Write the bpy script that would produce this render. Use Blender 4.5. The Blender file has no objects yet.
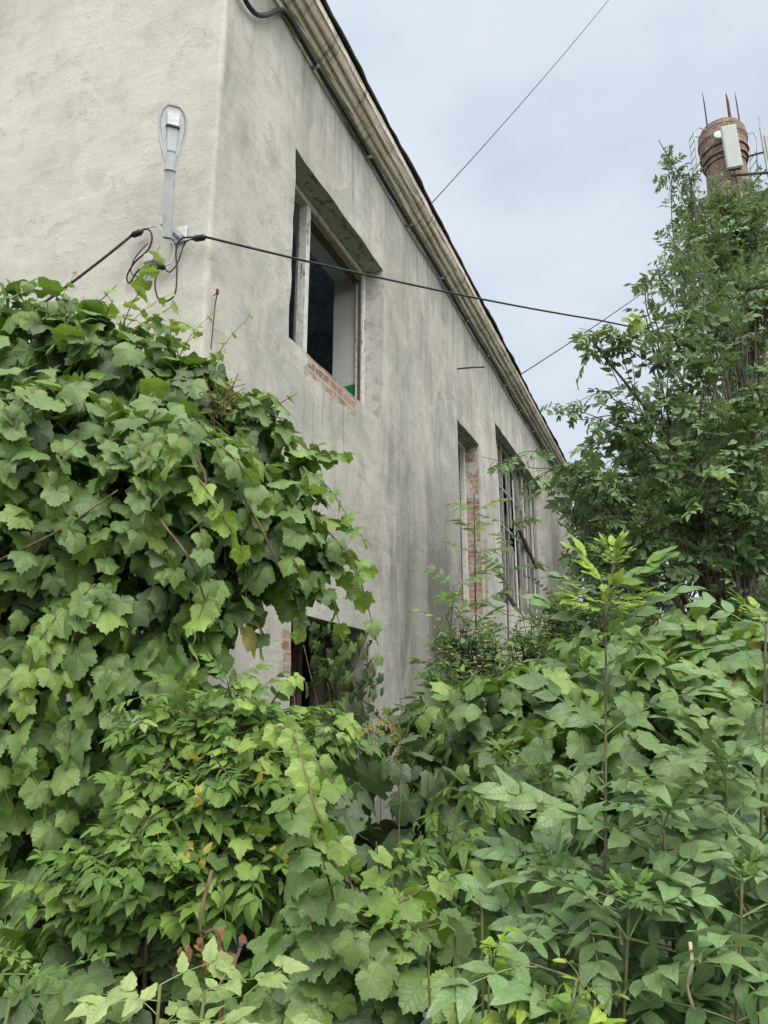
import bpy, math, random
import numpy as np
from mathutils import Vector, Matrix

rng = np.random.default_rng(11)
random.seed(5)
S = bpy.context.scene
COL = S.collection
R = math.radians
sin, cos, PI = math.sin, math.cos, math.pi

# ------------------------------------------------------------------ camera
FPX, PITCH = 750.0, R(15)
cam = bpy.data.cameras.new('camera')
cam.sensor_fit = 'VERTICAL'; cam.sensor_height = 36.0
cam.lens = FPX / 1024 * 36.0
cam.clip_start = 0.05; cam.clip_end = 3000
co = bpy.data.objects.new('camera', cam); COL.objects.link(co)
co.location = (0, 0, 1.6); co.rotation_euler = (R(90) + PITCH, 0, 0)
S.camera = co
S.render.resolution_x = 768; S.render.resolution_y = 1024
S.view_settings.view_transform = 'Standard'; S.view_settings.look = 'None'
S.view_settings.exposure = 0; S.view_settings.gamma = 1
try:
    S.cycles.use_denoising = True
    S.cycles.denoiser = 'OPENIMAGEDENOISE'
    S.cycles.max_bounces = 7; S.cycles.diffuse_bounces = 4; S.cycles.transmission_bounces = 4
    S.cycles.glossy_bounces = 2; S.cycles.transparent_max_bounces = 6
    S.cycles.caustics_reflective = False; S.cycles.caustics_refractive = False
except Exception:
    pass

EYE = np.array([0, 0, 1.6])
def at(x, y, Y):
    """world point seen at photo position (x, y), Y metres ahead (survey helper)"""
    a = x - 384; b = 512 - y
    d = np.array([a, FPX * cos(PITCH) - b * sin(PITCH), FPX * sin(PITCH) + b * cos(PITCH)])
    return EYE + d * (Y / d[1])

# ------------------------------------------------------------------ scene tags
def tag(o, label=None, cat=None, group=None, kind=None):
    if label: o['label'] = label
    if cat: o['category'] = cat
    if group: o['group'] = group
    if kind: o['kind'] = kind
    return o
def empty(name, loc, rz=0, parent=None):
    o = bpy.data.objects.new(name, None); COL.objects.link(o)
    o.location = tuple(loc); o.rotation_euler = (0, 0, rz)
    o.empty_display_size = .2
    if parent: o.parent = parent
    return o

# ------------------------------------------------------------------ materials
class NT:
    def __init__(s, name):
        s.m = bpy.data.materials.new(name); s.m.use_nodes = True
        s.t = s.m.node_tree; s.t.nodes.clear()
        s.out = s.t.nodes.new('ShaderNodeOutputMaterial')
    def n(s, typ, ins=None, **kw):
        nd = s.t.nodes.new('ShaderNode' + typ)
        for k, v in kw.items(): setattr(nd, k, v)
        for k, v in (ins or {}).items():
            if isinstance(v, bpy.types.NodeSocket): s.t.links.new(v, nd.inputs[k])
            else: nd.inputs[k].default_value = v
        return nd
    def math(s, op, a, b=0.0, c=0.0, clamp=False):
        nd = s.n('Math', {0: a, 1: b, 2: c}, operation=op); nd.use_clamp = clamp
        return nd.outputs[0]
    def mix(s, f, a, b, blend='MIX'):
        nd = s.t.nodes.new('ShaderNodeMix'); nd.data_type = 'RGBA'; nd.blend_type = blend
        for k, v in ((0, f), (6, a), (7, b)):
            if isinstance(v, bpy.types.NodeSocket): s.t.links.new(v, nd.inputs[k])
            elif k == 0: nd.inputs[k].default_value = v
            else: nd.inputs[k].default_value = (v[0], v[1], v[2], 1)
        return nd.outputs[2]
    def step(s, v, a, b):
        nd = s.n('MapRange', {0: v, 1: a, 2: b, 3: 0.0, 4: 1.0}, interpolation_type='SMOOTHSTEP')
        return nd.outputs[0]
    def noise(s, vec, scale, detail=4, rough=.55, dist=0.0):
        nd = s.n('TexNoise', {'Vector': vec, 'Scale': scale, 'Detail': detail, 'Roughness': rough, 'Distortion': dist})
        return nd.outputs[0]
    def vscale(s, vec, sc):
        return s.n('Mapping', {'Vector': vec, 'Scale': sc}).outputs[0]
    def bump(s, h, strength, dist):
        return s.n('Bump', {'Height': h, 'Strength': strength, 'Distance': dist}).outputs[0]
    def obj(s): return s.n('TexCoord').outputs['Object']
    def principled(s, base, rough=.8, spec=.3, metal=0.0, normal=None):
        p = s.n('BsdfPrincipled', {'Base Color': base if isinstance(base, bpy.types.NodeSocket) else (*base, 1),
             'Roughness': rough, 'Specular IOR Level': spec, 'Metallic': metal})
        if normal is not None: s.t.links.new(normal, p.inputs['Normal'])
        return p.outputs[0]
    def done(s, sh):
        s.t.links.new(sh, s.out.inputs[0]); return s.m

def simple_mat(name, col, rough=.7, spec=.3, metal=0.0, var=.25, scale=12.0, bump=.15):
    t = NT(name); v = t.obj()
    nz = t.noise(v, scale, 5, .6)
    dk = tuple(c * (1 - var) for c in col); lt = tuple(min(1, c * (1 + var * .7)) for c in col)
    c = t.mix(t.step(nz, .35, .65), dk, lt)
    nb = t.noise(v, scale * 5, 3)
    return t.done(t.principled(c, rough, spec, metal, t.bump(nb, bump, .01)))

def box_mask(t, x, z, x0, x1, z0, z1, wob, soft=.05):
    """about 1 inside the rectangle in wall coordinates, ragged edge driven by wob"""
    dx = t.math('SUBTRACT', t.math('ABSOLUTE', t.math('SUBTRACT', x, (x0 + x1) / 2)), (x1 - x0) / 2)
    dz = t.math('SUBTRACT', t.math('ABSOLUTE', t.math('SUBTRACT', z, (z0 + z1) / 2)), (z1 - z0) / 2)
    d = t.math('MAXIMUM', dx, dz)
    return t.step(t.math('ADD', d, wob), soft, -soft)

def mat_wall():
    t = NT('weathered_plaster'); v = t.obj()
    sp = t.n('SeparateXYZ', {0: v}); x, y, z = sp.outputs
    big = t.noise(v, .55, 5, .6)
    mid = t.noise(v, 2.3, 6, .62, .5)
    mot = t.noise(t.vscale(v, (1, 1, .75)), 5.0, 5, .6, .3)
    fine = t.noise(v, 45, 6, .75); pit = t.step(t.noise(v, 95, 3, .6), .66, .72)
    # trowel marks: slanted stretched noise
    rot = t.n('Mapping', {'Vector': v, 'Rotation': (R(25), R(35), 0), 'Scale': (1, 1, 3.2)}).outputs[0]
    trowel = t.noise(rot, 3.2, 4, .5, .25)
    streak = t.noise(t.vscale(v, (2.6, 2.6, .42)), 1.5, 6, .62, .8)
    streak2 = t.noise(t.vscale(v, (7, 7, .8)), 1.2, 5, .62, .6)
    base = t.mix(t.step(big, .32, .68), (.44, .425, .385), (.60, .585, .535))
    base = t.mix(t.math('MULTIPLY', t.step(mid, .42, .72), .55), base, (.60, .58, .52))
    base = t.mix(t.math('MULTIPLY', t.step(mot, .52, .32), .36), base, (.30, .285, .25))
    base = t.mix(t.math('MULTIPLY', t.step(trowel, .52, .72), .35), base, (.62, .60, .54))
    base = t.mix(t.math('MULTIPLY', t.step(fine, .55, .3), .26), base, (.25, .24, .22))
    base = t.mix(t.math('MULTIPLY', pit, .22), base, (.17, .16, .145))
    # which face: side wall has y near 0 and x > 0
    side = t.step(x, -.01, .05)
    # front face stays warmer and lighter
    base = t.mix(t.math('MULTIPLY', t.math('SUBTRACT', 1.0, side), .25), base, (.66, .645, .59))
    # grey washing of the side wall, growing streaky further from the corner
    far = t.math('MULTIPLY', t.step(x, .8, 5.0), side)
    gs = t.math('MULTIPLY', t.step(streak, .42, .66), t.math('ADD', .14, t.math('MULTIPLY', far, .3)))
    gs = t.math('MULTIPLY', gs, side)
    base = t.mix(gs, base, (.29, .28, .25))
    gs2 = t.math('MULTIPLY', t.step(streak2, .5, .68), t.math('MULTIPLY', far, .45))
    base = t.mix(gs2, base, (.24, .235, .215))
    blot = t.noise(t.vscale(v, (1, 1, .6)), 1.15, 6, .68, .6)
    base = t.mix(t.math('MULTIPLY', t.step(blot, .5, .62), t.math('MULTIPLY', side, .42)), base, (.27, .265, .245))
    blot2 = t.noise(t.n('Mapping', {'Vector': v, 'Location': (5, 3, 1), 'Scale': (1, 1, .55)}).outputs[0], 1.7, 6, .7, .4)
    base = t.mix(t.math('MULTIPLY', t.step(blot2, .56, .64), .4), base, (.64, .61, .54))
    fl = t.n('TexNoise', {'Vector': v, 'Scale': 1.15, 'Detail': 9.0, 'Roughness': .62, 'Distortion': .2}).outputs[0]
    flm = t.step(fl, .555, .568)
    base = t.mix(t.math('MULTIPLY', flm, t.math('ADD', .12, t.math('MULTIPLY', side, .2))), base, (.33, .325, .305))
    drip = t.step(t.noise(t.vscale(v, (13, 13, .35)), 1.0, 3, .5), .56, .64)
    dz1 = t.math('MULTIPLY', t.step(z, 5.9, 6.7), side)
    for (q0, q1, q2) in ((5.38, 6.42, 2.85), (7.47, 11.35, 3.2), (1.02, 2.85, 4.27)):
        dm = t.math('MULTIPLY', t.math('MULTIPLY', t.step(x, q0 - .05, q0 + .05), t.step(x, q1 + .05, q1 - .05)), t.math('MULTIPLY', t.step(z, q2 - 1.3, q2 - .1), t.step(z, q2 + .05, q2)))
        dz1 = t.math('MAXIMUM', dz1, dm)
    base = t.mix(t.math('MULTIPLY', t.math('MULTIPLY', drip, dz1), .4), base, (.17, .165, .15))
    # dark band below the cornice
    cz = t.math('ADD', z, t.math('MULTIPLY', t.math('SUBTRACT', streak, .5), 1.6))
    wet = t.math('MULTIPLY', t.step(cz, 6.1, 7.1), t.math('MULTIPLY', side, .5))
    base = t.mix(wet, base, (.2, .2, .19))
    # blackish damp run at the foot of the wall beyond the lower window
    dd = t.math('ADD', t.math('ABSOLUTE', t.math('SUBTRACT', x, 4.4)), t.math('MULTIPLY', t.math('SUBTRACT', streak, .5), 4.0))
    run = t.math('MULTIPLY', t.step(dd, 1.7, .15), t.step(z, 4.9, 2.6))
    run = t.math('MULTIPLY', run, side)
    base = t.mix(t.math('MULTIPLY', run, .78), base, (.075, .078, .075))
    d1 = t.math('ADD', t.math('ABSOLUTE', t.math('SUBTRACT', x, 3.35)), t.math('MULTIPLY', t.math('SUBTRACT', streak, .5), 1.8))
    run1 = t.math('MULTIPLY', t.step(d1, .42, .05), t.math('MULTIPLY', t.step(z, 5.6, 4.4), t.step(z, 1.5, 3.0)))
    base = t.mix(t.math('MULTIPLY', t.math('MULTIPLY', run1, side), .3), base, (.14, .142, .138))
    # pale run beside it
    d2 = t.math('ADD', t.math('ABSOLUTE', t.math('SUBTRACT', x, 3.9)), t.math('MULTIPLY', t.math('SUBTRACT', streak, .5), 1.2))
    pale = t.math('MULTIPLY', t.step(d2, .35, .05), t.math('MULTIPLY', t.step(z, 5.8, 5.1), side))
    base = t.mix(t.math('MULTIPLY', pale, .4), base, (.52, .5, .45))
    # low ground splash on every face
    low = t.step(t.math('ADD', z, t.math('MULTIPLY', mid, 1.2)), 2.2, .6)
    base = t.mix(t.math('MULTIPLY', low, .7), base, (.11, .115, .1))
    # hairline cracks
    vn = t.n('TexVoronoi', {'Vector': t.n('Mapping', {'Vector': v, 'Scale': (1, 1, .6)}).outputs[0], 'Scale': .9, 'Randomness': 1.0}, feature='DISTANCE_TO_EDGE')
    wv = t.n('VectorMath', {0: v, 1: t.n('TexNoise', {'Vector': v, 'Scale': 3.0, 'Detail': 5.0}).outputs[1]}, operation='ADD').outputs[0]
    t.t.links.new(wv, vn.inputs['Vector'])
    crack = t.math('MULTIPLY', t.math('MULTIPLY', t.step(vn.outputs['Distance'], .004, .0005), t.step(t.noise(v, .8, 2), .58, .68)), side)
    base = t.mix(t.math('MULTIPLY', crack, .5), base, (.1, .095, .085))
    # plaster fallen off, brick showing
    wob = t.math('MULTIPLY', t.math('SUBTRACT', t.noise(v, 6, 6, .75), .5), .42)
    ms = [box_mask(t, x, z, *b, wob, .012) for b in ((1.3, 2.2, 4.10, 4.40), (5.25, 5.45, 2.6, 3.25), (1.08, 1.2, 1.8, 2.12), (6.5, 6.66, 3.0, 3.9),
          (14.7, 15.4, 4.2, 5.3))]
    bm = ms[0]
    for q in ms[1:]: bm = t.math('MAXIMUM', bm, q)
    bv = t.n('CombineXYZ', {0: t.math('ADD', x, y), 1: z, 2: 0.0}).outputs[0]
    br = t.n('TexBrick', {'Vector': bv, 'Color1': (.28, .14, .10, 1), 'Color2': (.38, .24, .175, 1), 'Mortar': (.40, .37, .32, 1), 'Scale': 1.0,
          'Mortar Size': .012, 'Mortar Smooth': .3, 'Brick Width': .26, 'Row Height': .077, 'Bias': 0.0})
    bc = t.mix(t.step(t.noise(v, 11, 5), .42, .66), br.outputs[0], (.42, .38, .32))
    # brick in the reveals of the far windows
    rev = t.math('MULTIPLY', t.math('MULTIPLY', t.step(y, .015, .03), t.step(y, .3, .28)), t.step(x, 3.0, 3.1))
    rev = t.math('MULTIPLY', rev, t.step(t.math('ADD', t.noise(v, 3.5, 4), t.math('MULTIPLY', t.step(z, 5.2, 4.6), .12)), .5, .56))
    rev = t.math('MULTIPLY', rev, t.step(x, 7.2, 7.1))
    bm = t.math('MAXIMUM', bm, rev)
    col = t.mix(bm, base, bc)
    # outer reveal of the windows a little whiter, mould on soffits
    rv = t.math('MULTIPLY', t.step(y, .012, .03), t.step(y, .7, .6))
    rv = t.math('MULTIPLY', rv, t.math('MULTIPLY', side, t.math('SUBTRACT', 1.0, bm)))
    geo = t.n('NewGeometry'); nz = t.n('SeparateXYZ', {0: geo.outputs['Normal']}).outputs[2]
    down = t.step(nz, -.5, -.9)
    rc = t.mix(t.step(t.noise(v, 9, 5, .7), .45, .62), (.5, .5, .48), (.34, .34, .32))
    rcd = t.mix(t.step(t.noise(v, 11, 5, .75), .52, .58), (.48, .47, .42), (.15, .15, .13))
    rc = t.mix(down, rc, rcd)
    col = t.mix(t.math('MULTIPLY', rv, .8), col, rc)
    # painted inner reveal: white above, green dado
    inner = t.step(y, .285, .295)
    inner = t.math('MULTIPLY', inner, t.step(y, .62, .6))
    inner = t.math('MULTIPLY', inner, t.math('MULTIPLY', t.step(x, .9, .95), t.step(z, 4.0, 4.1)))
    inner = t.math('MULTIPLY', inner, t.step(x, 3.2, 3.1))
    pc = t.mix(t.step(t.math('ADD', z, t.math('MULTIPLY', wob, .12)), 4.725, 4.715), (.5, .51, .5), (.02, .19, .07))
    col = t.mix(inner, col, pc)
    h = t.math('ADD', t.math('MULTIPLY', trowel, .8), t.math('ADD', t.math('MULTIPLY', mot, .8), t.math('MULTIPLY', fine, .5)))
    h = t.math('SUBTRACT', h, t.math('MULTIPLY', bm, t.math('ADD', .6, t.math('MULTIPLY', br.outputs[1], .5))))
    h = t.math('SUBTRACT', h, t.math('MULTIPLY', crack, .5))
    h = t.math('SUBTRACT', h, t.math('MULTIPLY', flm, .35))
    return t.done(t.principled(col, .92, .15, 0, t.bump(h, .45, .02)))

def mat_leaf(name, kind='pinnate', rough=.5, transl=.3, bl=.02):
    t = NT(name)
    at_ = t.n('Attribute', attribute_name='tint'); tint = at_.outputs['Color']
    uvn = t.n('UVMap', uv_map='leaf_uv'); sp = t.n('SeparateXYZ', {0: uvn.outputs[0]}); u, v = sp.outputs[0], sp.outputs[1]
    if kind == 'pinnate':
        au = t.math('ABSOLUTE', u)
        midr = t.step(au, .075, .02)
        f = t.math('FRACT', t.math('MULTIPLY', t.math('SUBTRACT', v, t.math('MULTIPLY', au, .16)), 8.0))
        side = t.step(t.math('ABSOLUTE', t.math('SUBTRACT', f, .5)), .13, .02)
        vein = t.math('MAXIMUM', midr, t.math('MULTIPLY', side, .2))
    else:
        r = t.math('SQRT', t.math('ADD', t.math('MULTIPLY', u, u), t.math('MULTIPLY', v, v)))
        a = t.math('ABSOLUTE', t.math('ARCTAN2', u, v))
        vein = None
        for ang in (0, .92, 1.95):
            dd = t.math('MULTIPLY', t.math('ABSOLUTE', t.math('SINE', t.math('SUBTRACT', a, ang))), r)
            q = t.math('MULTIPLY', t.step(dd, .022, .006), t.step(t.math('ABSOLUTE', t.math('SUBTRACT', a, ang)), .7, .5))
            vein = q if vein is None else t.math('MAXIMUM', vein, q)
        aa = t.math('ABSOLUTE', t.math('SUBTRACT', t.math('MODULO', t.math('ADD', a, .46), .95), .47))
        f = t.math('FRACT', t.math('MULTIPLY', t.math('SUBTRACT', r, t.math('MULTIPLY', aa, .5)), 6.0))
        s2 = t.math('MULTIPLY', t.step(t.math('ABSOLUTE', t.math('SUBTRACT', f, .5)), .1, .02), t.step(r, .12, .25))
        vein = t.math('MAXIMUM', vein, t.math('MULTIPLY', s2, .35))
    geo = t.n('NewGeometry')
    pos = geo.outputs['Position']
    nz = t.noise(pos, 22, 4, .6)
    c = t.mix(t.math('MULTIPLY', t.step(nz, .4, .7), .35), tint, (.02, .035, .012), 'MIX')
    lt = t.mix(.6, tint, (.32, .4, .2))
    c = t.mix(t.math('MULTIPLY', vein, .42), c, lt)
    # blotches of wear
    sp_ = t.step(t.noise(pos, 75, 2, .5), .7, .76)
    c = t.mix(t.math('MULTIPLY', sp_, .45), c, (.1, .065, .02))
    back = t.mix(.35, c, (.24, .3, .19))
    c = t.mix(t.math('MULTIPLY', geo.outputs['Backfacing'], .8), c, back)
    nrm = t.bump(t.math('SUBTRACT', t.math('MULTIPLY', nz, .6), t.math('MULTIPLY', vein, .5)), .5, bl)
    p = t.principled(c, rough, .5, 0, nrm)
    tc = t.mix(.55, c, t.mix(.5, tint, (.25, .34, .03)))
    tr = t.n('BsdfTranslucent', {'Color': tc})
    ms = t.n('MixShader', {0: transl, 1: p, 2: tr.outputs[0]})
    return t.done(ms.outputs[0])

def mat_bark(name, a, b, scale=30):
    t = NT(name); v = t.obj()
    nz = t.noise(t.vscale(v, (1, 1, .25)), scale, 5, .65)
    c = t.mix(t.step(nz, .35, .65), a, b)
    return t.done(t.principled(c, .8, .2, 0, t.bump(nz, .5, .01)))

def mat_wood_paint(name='peeling_paint'):
    t = NT(name); v = t.obj()
    n1 = t.noise(t.vscale(v, (3, 3, .6)), 3, 6, .7)
    n2 = t.noise(v, 30, 4, .6)
    g = t.mix(t.step(n2, .35, .65), (.5, .5, .48), (.68, .68, .66))
    w = t.mix(t.step(n2, .3, .7), (.10, .072, .055), (.21, .16, .13))
    m = t.step(n1, .6, .64)
    c = t.mix(m, g, w)
    return t.done(t.principled(c, .75, .25, 0, t.bump(t.math('SUBTRACT', n2, m), .3, .006)))

def mat_grey_wood():
    t = NT('grey_weathered_boards'); v = t.obj()
    n1 = t.noise(t.vscale(v, (9, 9, .5)), 5, 6, .7)
    n3 = t.noise(v, 1.7, 2)
    c = t.mix(t.step(n1, .35, .65), (.12, .115, .11), (.4, .39, .38))
    c = t.mix(t.math('MULTIPLY', t.step(n3, .45, .6), .4), c, (.2, .17, .15))
    return t.done(t.principled(c, .85, .2, 0, t.bump(n1, .5, .01)))

def mat_chimney():
    t = NT('chimney_brick'); v = t.obj()
    sp = t.n('SeparateXYZ', {0: v}); x, y, z = sp.outputs
    a = t.math('ARCTAN2', y, x)
    bv = t.n('CombineXYZ', {0: t.math('MULTIPLY', a, .9), 1: z, 2: 0.0}).outputs[0]
    br = t.n('TexBrick', {'Vector': bv, 'Color1': (.15, .085, .065, 1), 'Color2': (.25, .165, .125, 1), 'Mortar': (.33, .30, .26, 1), 'Scale': 1.0,
          'Mortar Size': .018, 'Mortar Smooth': .2, 'Brick Width': .34, 'Row Height': .12, 'Bias': 0.0})
    n1 = t.noise(v, 1.3, 5, .6)
    c = t.mix(t.math('MULTIPLY', t.step(n1, .4, .7), .5), br.outputs[0], (.36, .3, .24))
    n2 = t.noise(t.vscale(v, (3, 3, .4)), 1.5, 4)
    c = t.mix(t.math('MULTIPLY', t.step(n2, .45, .7), .7), c, (.12, .09, .075))
    return t.done(t.principled(c, .9, .15, 0, t.bump(br.outputs[1], -.5, .02)))

def mat_cornice():
    t = NT('stained_cornice_render'); v = t.obj()
    st = t.noise(t.vscale(v, (.6, 14, 14)), 2.2, 5, .6, .2)
    cr = t.noise(t.vscale(v, (7, 1, 1)), 2.0, 5, .65)
    c = t.mix(t.step(st, .3, .7), (.62, .52, .42), (.97, .89, .80))
    c = t.mix(t.math('MULTIPLY', t.step(cr, .5, .68), .6), c, (.16, .135, .105))
    x = t.n('SeparateXYZ', {0: v}).outputs[0]
    c = t.mix(t.math('MULTIPLY', t.step(x, 4, 11), .5), c, (.14, .13, .11))
    return t.done(t.principled(c, .9, .15, 0, t.bump(t.math('ADD', cr, st), .5, .015)))

def mat_ground():
    t = NT('soil_and_litter'); v = t.obj()
    a = t.noise(v, .35, 5); b = t.noise(v, 14, 6, .7)
    c = t.mix(t.step(b, .35, .65), (.035, .028, .018), (.09, .075, .05))
    c = t.mix(t.step(a, .42, .58), c, (.05, .075, .025))
    return t.done(t.principled(c, .95, .1, 0, t.bump(b, .8, .05)))

M = {}
M['wall'] = mat_wall()
M['dark'] = simple_mat('dark_interior_plaster', (.50, .56, .66), .95, .1)
M['frame'] = mat_wood_paint()
M['boards'] = mat_grey_wood()
M['brownwood'] = simple_mat('bare_brown_wood', (.12, .085, .065), .8, .2, scale=25)
M['green'] = simple_mat('green_painted_metal', (.02, .15, .05), .55, .4)
M['cornice'] = mat_cornice()
M['roof'] = simple_mat('dark_roof_sheet', (.055, .055, .058), .8, .2, var=.5, scale=6, bump=.5)
M['chimney'] = mat_chimney()
M['band'] = simple_mat('pale_render_band', (.30, .20, .165), .9, .1, var=.4, scale=5, bump=.5)
M['iron'] = simple_mat('dark_iron', (.06, .06, .07), .6, .4, .3)
M['rust'] = simple_mat('rusty_iron', (.14, .06, .045), .85, .2, 0, var=.5, scale=30)
M['galv'] = simple_mat('galvanised_steel', (.38, .39, .41), .5, .4, .4)
M['panel'] = simple_mat('white_radome', (.5, .54, .52), .5, .4, 0, var=.08, scale=2)
M['lampgrey'] = simple_mat('light_grey_powder_coat', (.56, .585, .63), .42, .45, .1, var=.16, scale=9, bump=.02)
M['lampglass'] = simple_mat('lamp_lens', (.62, .65, .7), .15, .6, 0, var=.1, scale=20, bump=.02)
M['chip'] = simple_mat('led_reflector', (.78, .8, .8), .25, .5, .3, var=.05)
M['cable'] = simple_mat('black_cable_sheath', (.022, .022, .026), .55, .35, var=.2)
M['conduit'] = simple_mat('grey_corrugated_conduit', (.032, .034, .045), .6, .35, var=.4, scale=40)
M['wirew'] = simple_mat('white_wire_sheath', (.6, .6, .6), .5, .3)
M['ground'] = mat_ground()
M['vine_leaf'] = mat_leaf('grape_leaf', 'palmate', .42, .32)
M['ash_leaf'] = mat_leaf('ash_leaf', 'pinnate', .38, .25)
M['soft_leaf'] = mat_leaf('soft_leaf', 'pinnate', .55, .34)
M['vine_stem'] = mat_bark('vine_stem_bark', (.10, .065, .04), (.2, .15, .09))
M['green_stem'] = mat_bark('green_stem_bark', (.09, .10, .04), (.16, .19, .07))
M['twig'] = mat_bark('grey_twig_bark', (.045, .04, .03), (.11, .10, .08))
M['ashstem'] = mat_bark('ash_stem_bark', (.085, .08, .045), (.19, .18, .10), 60)
M['sheet'] = simple_mat('pale_blue_plastic', (.55, .62, .72), .35, .4, 0, var=.1, scale=5)
M['dry'] = mat_leaf('dry_leaf', 'pinnate', .8, .15)

# ------------------------------------------------------------------ mesh helpers
def new_obj(name, verts, faces, mat, parent=None, smooth=False):
    me = bpy.data.meshes.new(name)
    me.from_pydata([tuple(map(float, q)) for q in verts], [], [tuple(f) for f in faces])
    if mat is not None: me.materials.append(mat)
    if smooth: me.polygons.foreach_set('use_smooth', [True] * len(me.polygons))
    me.update()
    o = bpy.data.objects.new(name, me); COL.objects.link(o)
    if parent: o.parent = parent
    return o

class MB:
    def __init__(s): s.v = []; s.f = []
    def add(s, vs, fs):
        b = len(s.v); s.v += [tuple(map(float, q)) for q in vs]; s.f += [tuple(b + i for i in f) for f in fs]
    def box(s, x0, x1, y0, y1, z0, z1, bev=0.0, jit=0.0):
        if bev <= 0:
            vs = [(x, y, z) for x in (x0, x1) for y in (y0, y1) for z in (z0, z1)]
            fs = [(0, 1, 3, 2), (4, 6, 7, 5), (0, 4, 5, 1), (2, 3, 7, 6), (0, 2, 6, 4), (1, 5, 7, 3)]
            if jit: vs = [tuple(c + random.uniform(-jit, jit) for c in q) for q in vs]
            s.add(vs, fs); return
        b = bev
        vs = []; idx = {}
        X = (x0, x1); Y = (y0, y1); Z = (z0, z1)
        for i in (0, 1):
            for j in (0, 1):
                for k in (0, 1):
                    sx = b if i == 0 else -b; sy = b if j == 0 else -b; sz = b if k == 0 else -b
                    idx[(i, j, k, 'x')] = len(vs); vs.append((X[i], Y[j] + sy, Z[k] + sz))
                    idx[(i, j, k, 'y')] = len(vs); vs.append((X[i] + sx, Y[j], Z[k] + sz))
                    idx[(i, j, k, 'z')] = len(vs); vs.append((X[i] + sx, Y[j] + sy, Z[k]))
        fs = []
        for i in (0, 1): fs.append([idx[(i, j, k, 'x')] for j, k in ((0, 0), (1, 0), (1, 1), (0, 1))])
        for j in (0, 1): fs.append([idx[(i, j, k, 'y')] for i, k in ((0, 0), (1, 0), (1, 1), (0, 1))])
        for k in (0, 1): fs.append([idx[(i, j, k, 'z')] for i, j in ((0, 0), (1, 0), (1, 1), (0, 1))])
        for i in (0, 1):
            for j in (0, 1): fs.append([idx[(i, j, 0, 'x')], idx[(i, j, 1, 'x')], idx[(i, j, 1, 'y')], idx[(i, j, 0, 'y')]])
            for k in (0, 1): fs.append([idx[(i, 0, k, 'x')], idx[(i, 1, k, 'x')], idx[(i, 1, k, 'z')], idx[(i, 0, k, 'z')]])
        for j in (0, 1):
            for k in (0, 1): fs.append([idx[(0, j, k, 'y')], idx[(1, j, k, 'y')], idx[(1, j, k, 'z')], idx[(0, j, k, 'z')]])
        for i in (0, 1):
            for j in (0, 1):
                for k in (0, 1): fs.append([idx[(i, j, k, c)] for c in 'xyz'])
        if jit: vs = [tuple(c + random.uniform(-jit, jit) for c in q) for q in vs]
        s.add(vs, fs)
    def tube(s, pts, rad, n=8, caps=True):
        P = [Vector(map(float, p)) for p in pts]; N = len(P)
        if not hasattr(rad, '__len__'): rad = [rad] * N
        t0 = (P[1] - P[0]).normalized()
        up = Vector((0, 0, 1)) if abs(t0.z) < .9 else Vector((1, 0, 0))
        a = t0.cross(up).normalized()
        vs = []
        for i, p in enumerate(P):
            t = (P[min(i + 1, N - 1)] - P[max(i - 1, 0)]).normalized()
            a = (a - t * a.dot(t)).normalized(); b = t.cross(a)
            for k in range(n):
                w = 2 * PI * k / n
                vs.append(p + (a * cos(w) + b * sin(w)) * rad[i])
        fs = [(i * n + k, i * n + (k + 1) % n, (i + 1) * n + (k + 1) % n, (i + 1) * n + k) for i in range(N - 1) for k in range(n)]
        if caps: fs += [tuple(range(n - 1, -1, -1)), tuple((N - 1) * n + k for k in range(n))]
        s.add(vs, fs)
    def lathe(s, prof, n=32, cx=0, cy=0):
        vs = [(cx + r * cos(2 * PI * k / n), cy + r * sin(2 * PI * k / n), z) for r, z in prof for k in range(n)]
        fs = [(i * n + k, i * n + (k + 1) % n, (i + 1) * n + (k + 1) % n, (i + 1) * n + k) for i in range(len(prof) - 1) for k in range(n)]
        s.add(vs, fs)
    def build(s, name, mat, parent=None, smooth=False):
        import bmesh
        o = new_obj(name, s.v, s.f, mat, parent, smooth)
        bm = bmesh.new(); bm.from_mesh(o.data); bmesh.ops.recalc_face_normals(bm, faces=bm.faces); bm.to_mesh(o.data); bm.free()
        return o

def spline(ctrl, n=24):
    """Catmull-Rom through control points"""
    P = [np.array(c, float) for c in ctrl]; P = [2 * P[0] - P[1]] + P + [2 * P[-1] - P[-2]]
    out = []; segs = len(P) - 3; per = max(2, n // segs)
    for i in range(segs):
        a, b, c, d = P[i:i + 4]
        for k in range(per):
            t = k / per
            out.append(.5 * ((2 * b) + (-a + c) * t + (2 * a - 5 * b + 4 * c - d) * t * t + (-a + 3 * b - 3 * c + d) * t ** 3))
    out.append(P[-2]); return out

def sag(a, b, drop, n=24):
    a = np.array(a, float); b = np.array(b, float)
    return [a + (b - a) * t - np.array([0, 0, 4 * drop * t * (1 - t)]) for t in [i / n for i in range(n + 1)]]

# ------------------------------------------------------------------ the building
AZ = R(22.1)
U = np.array([sin(AZ), cos(AZ), 0]); V = np.array([-cos(AZ), sin(AZ), 0])
K0 = np.array([-1.0783, 4.0436, 0])
RZ = math.atan2(U[1], U[0])
def w2l(p):
    d = np.asarray(p, float) - K0
    return np.array([d @ U, d @ V, d[2]])
def l2w(x, y, z): return K0 + U * x + V * y + np.array([0, 0, z])

house = empty('abandoned_building', K0, RZ)
tag(house, 'derelict two-storey plastered building with empty window openings and a moulded cornice', 'building')
LEN, WID, EAVE, TH = 15.6, 9.0, 7.06, .55
OPEN = [(1.02, 2.85, 4.27, 5.92), (5.38, 6.42, 2.85, 5.26), (7.47, 11.35, 3.2, 5.99), (1.19, 2.55, .95, 2.27)]

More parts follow.
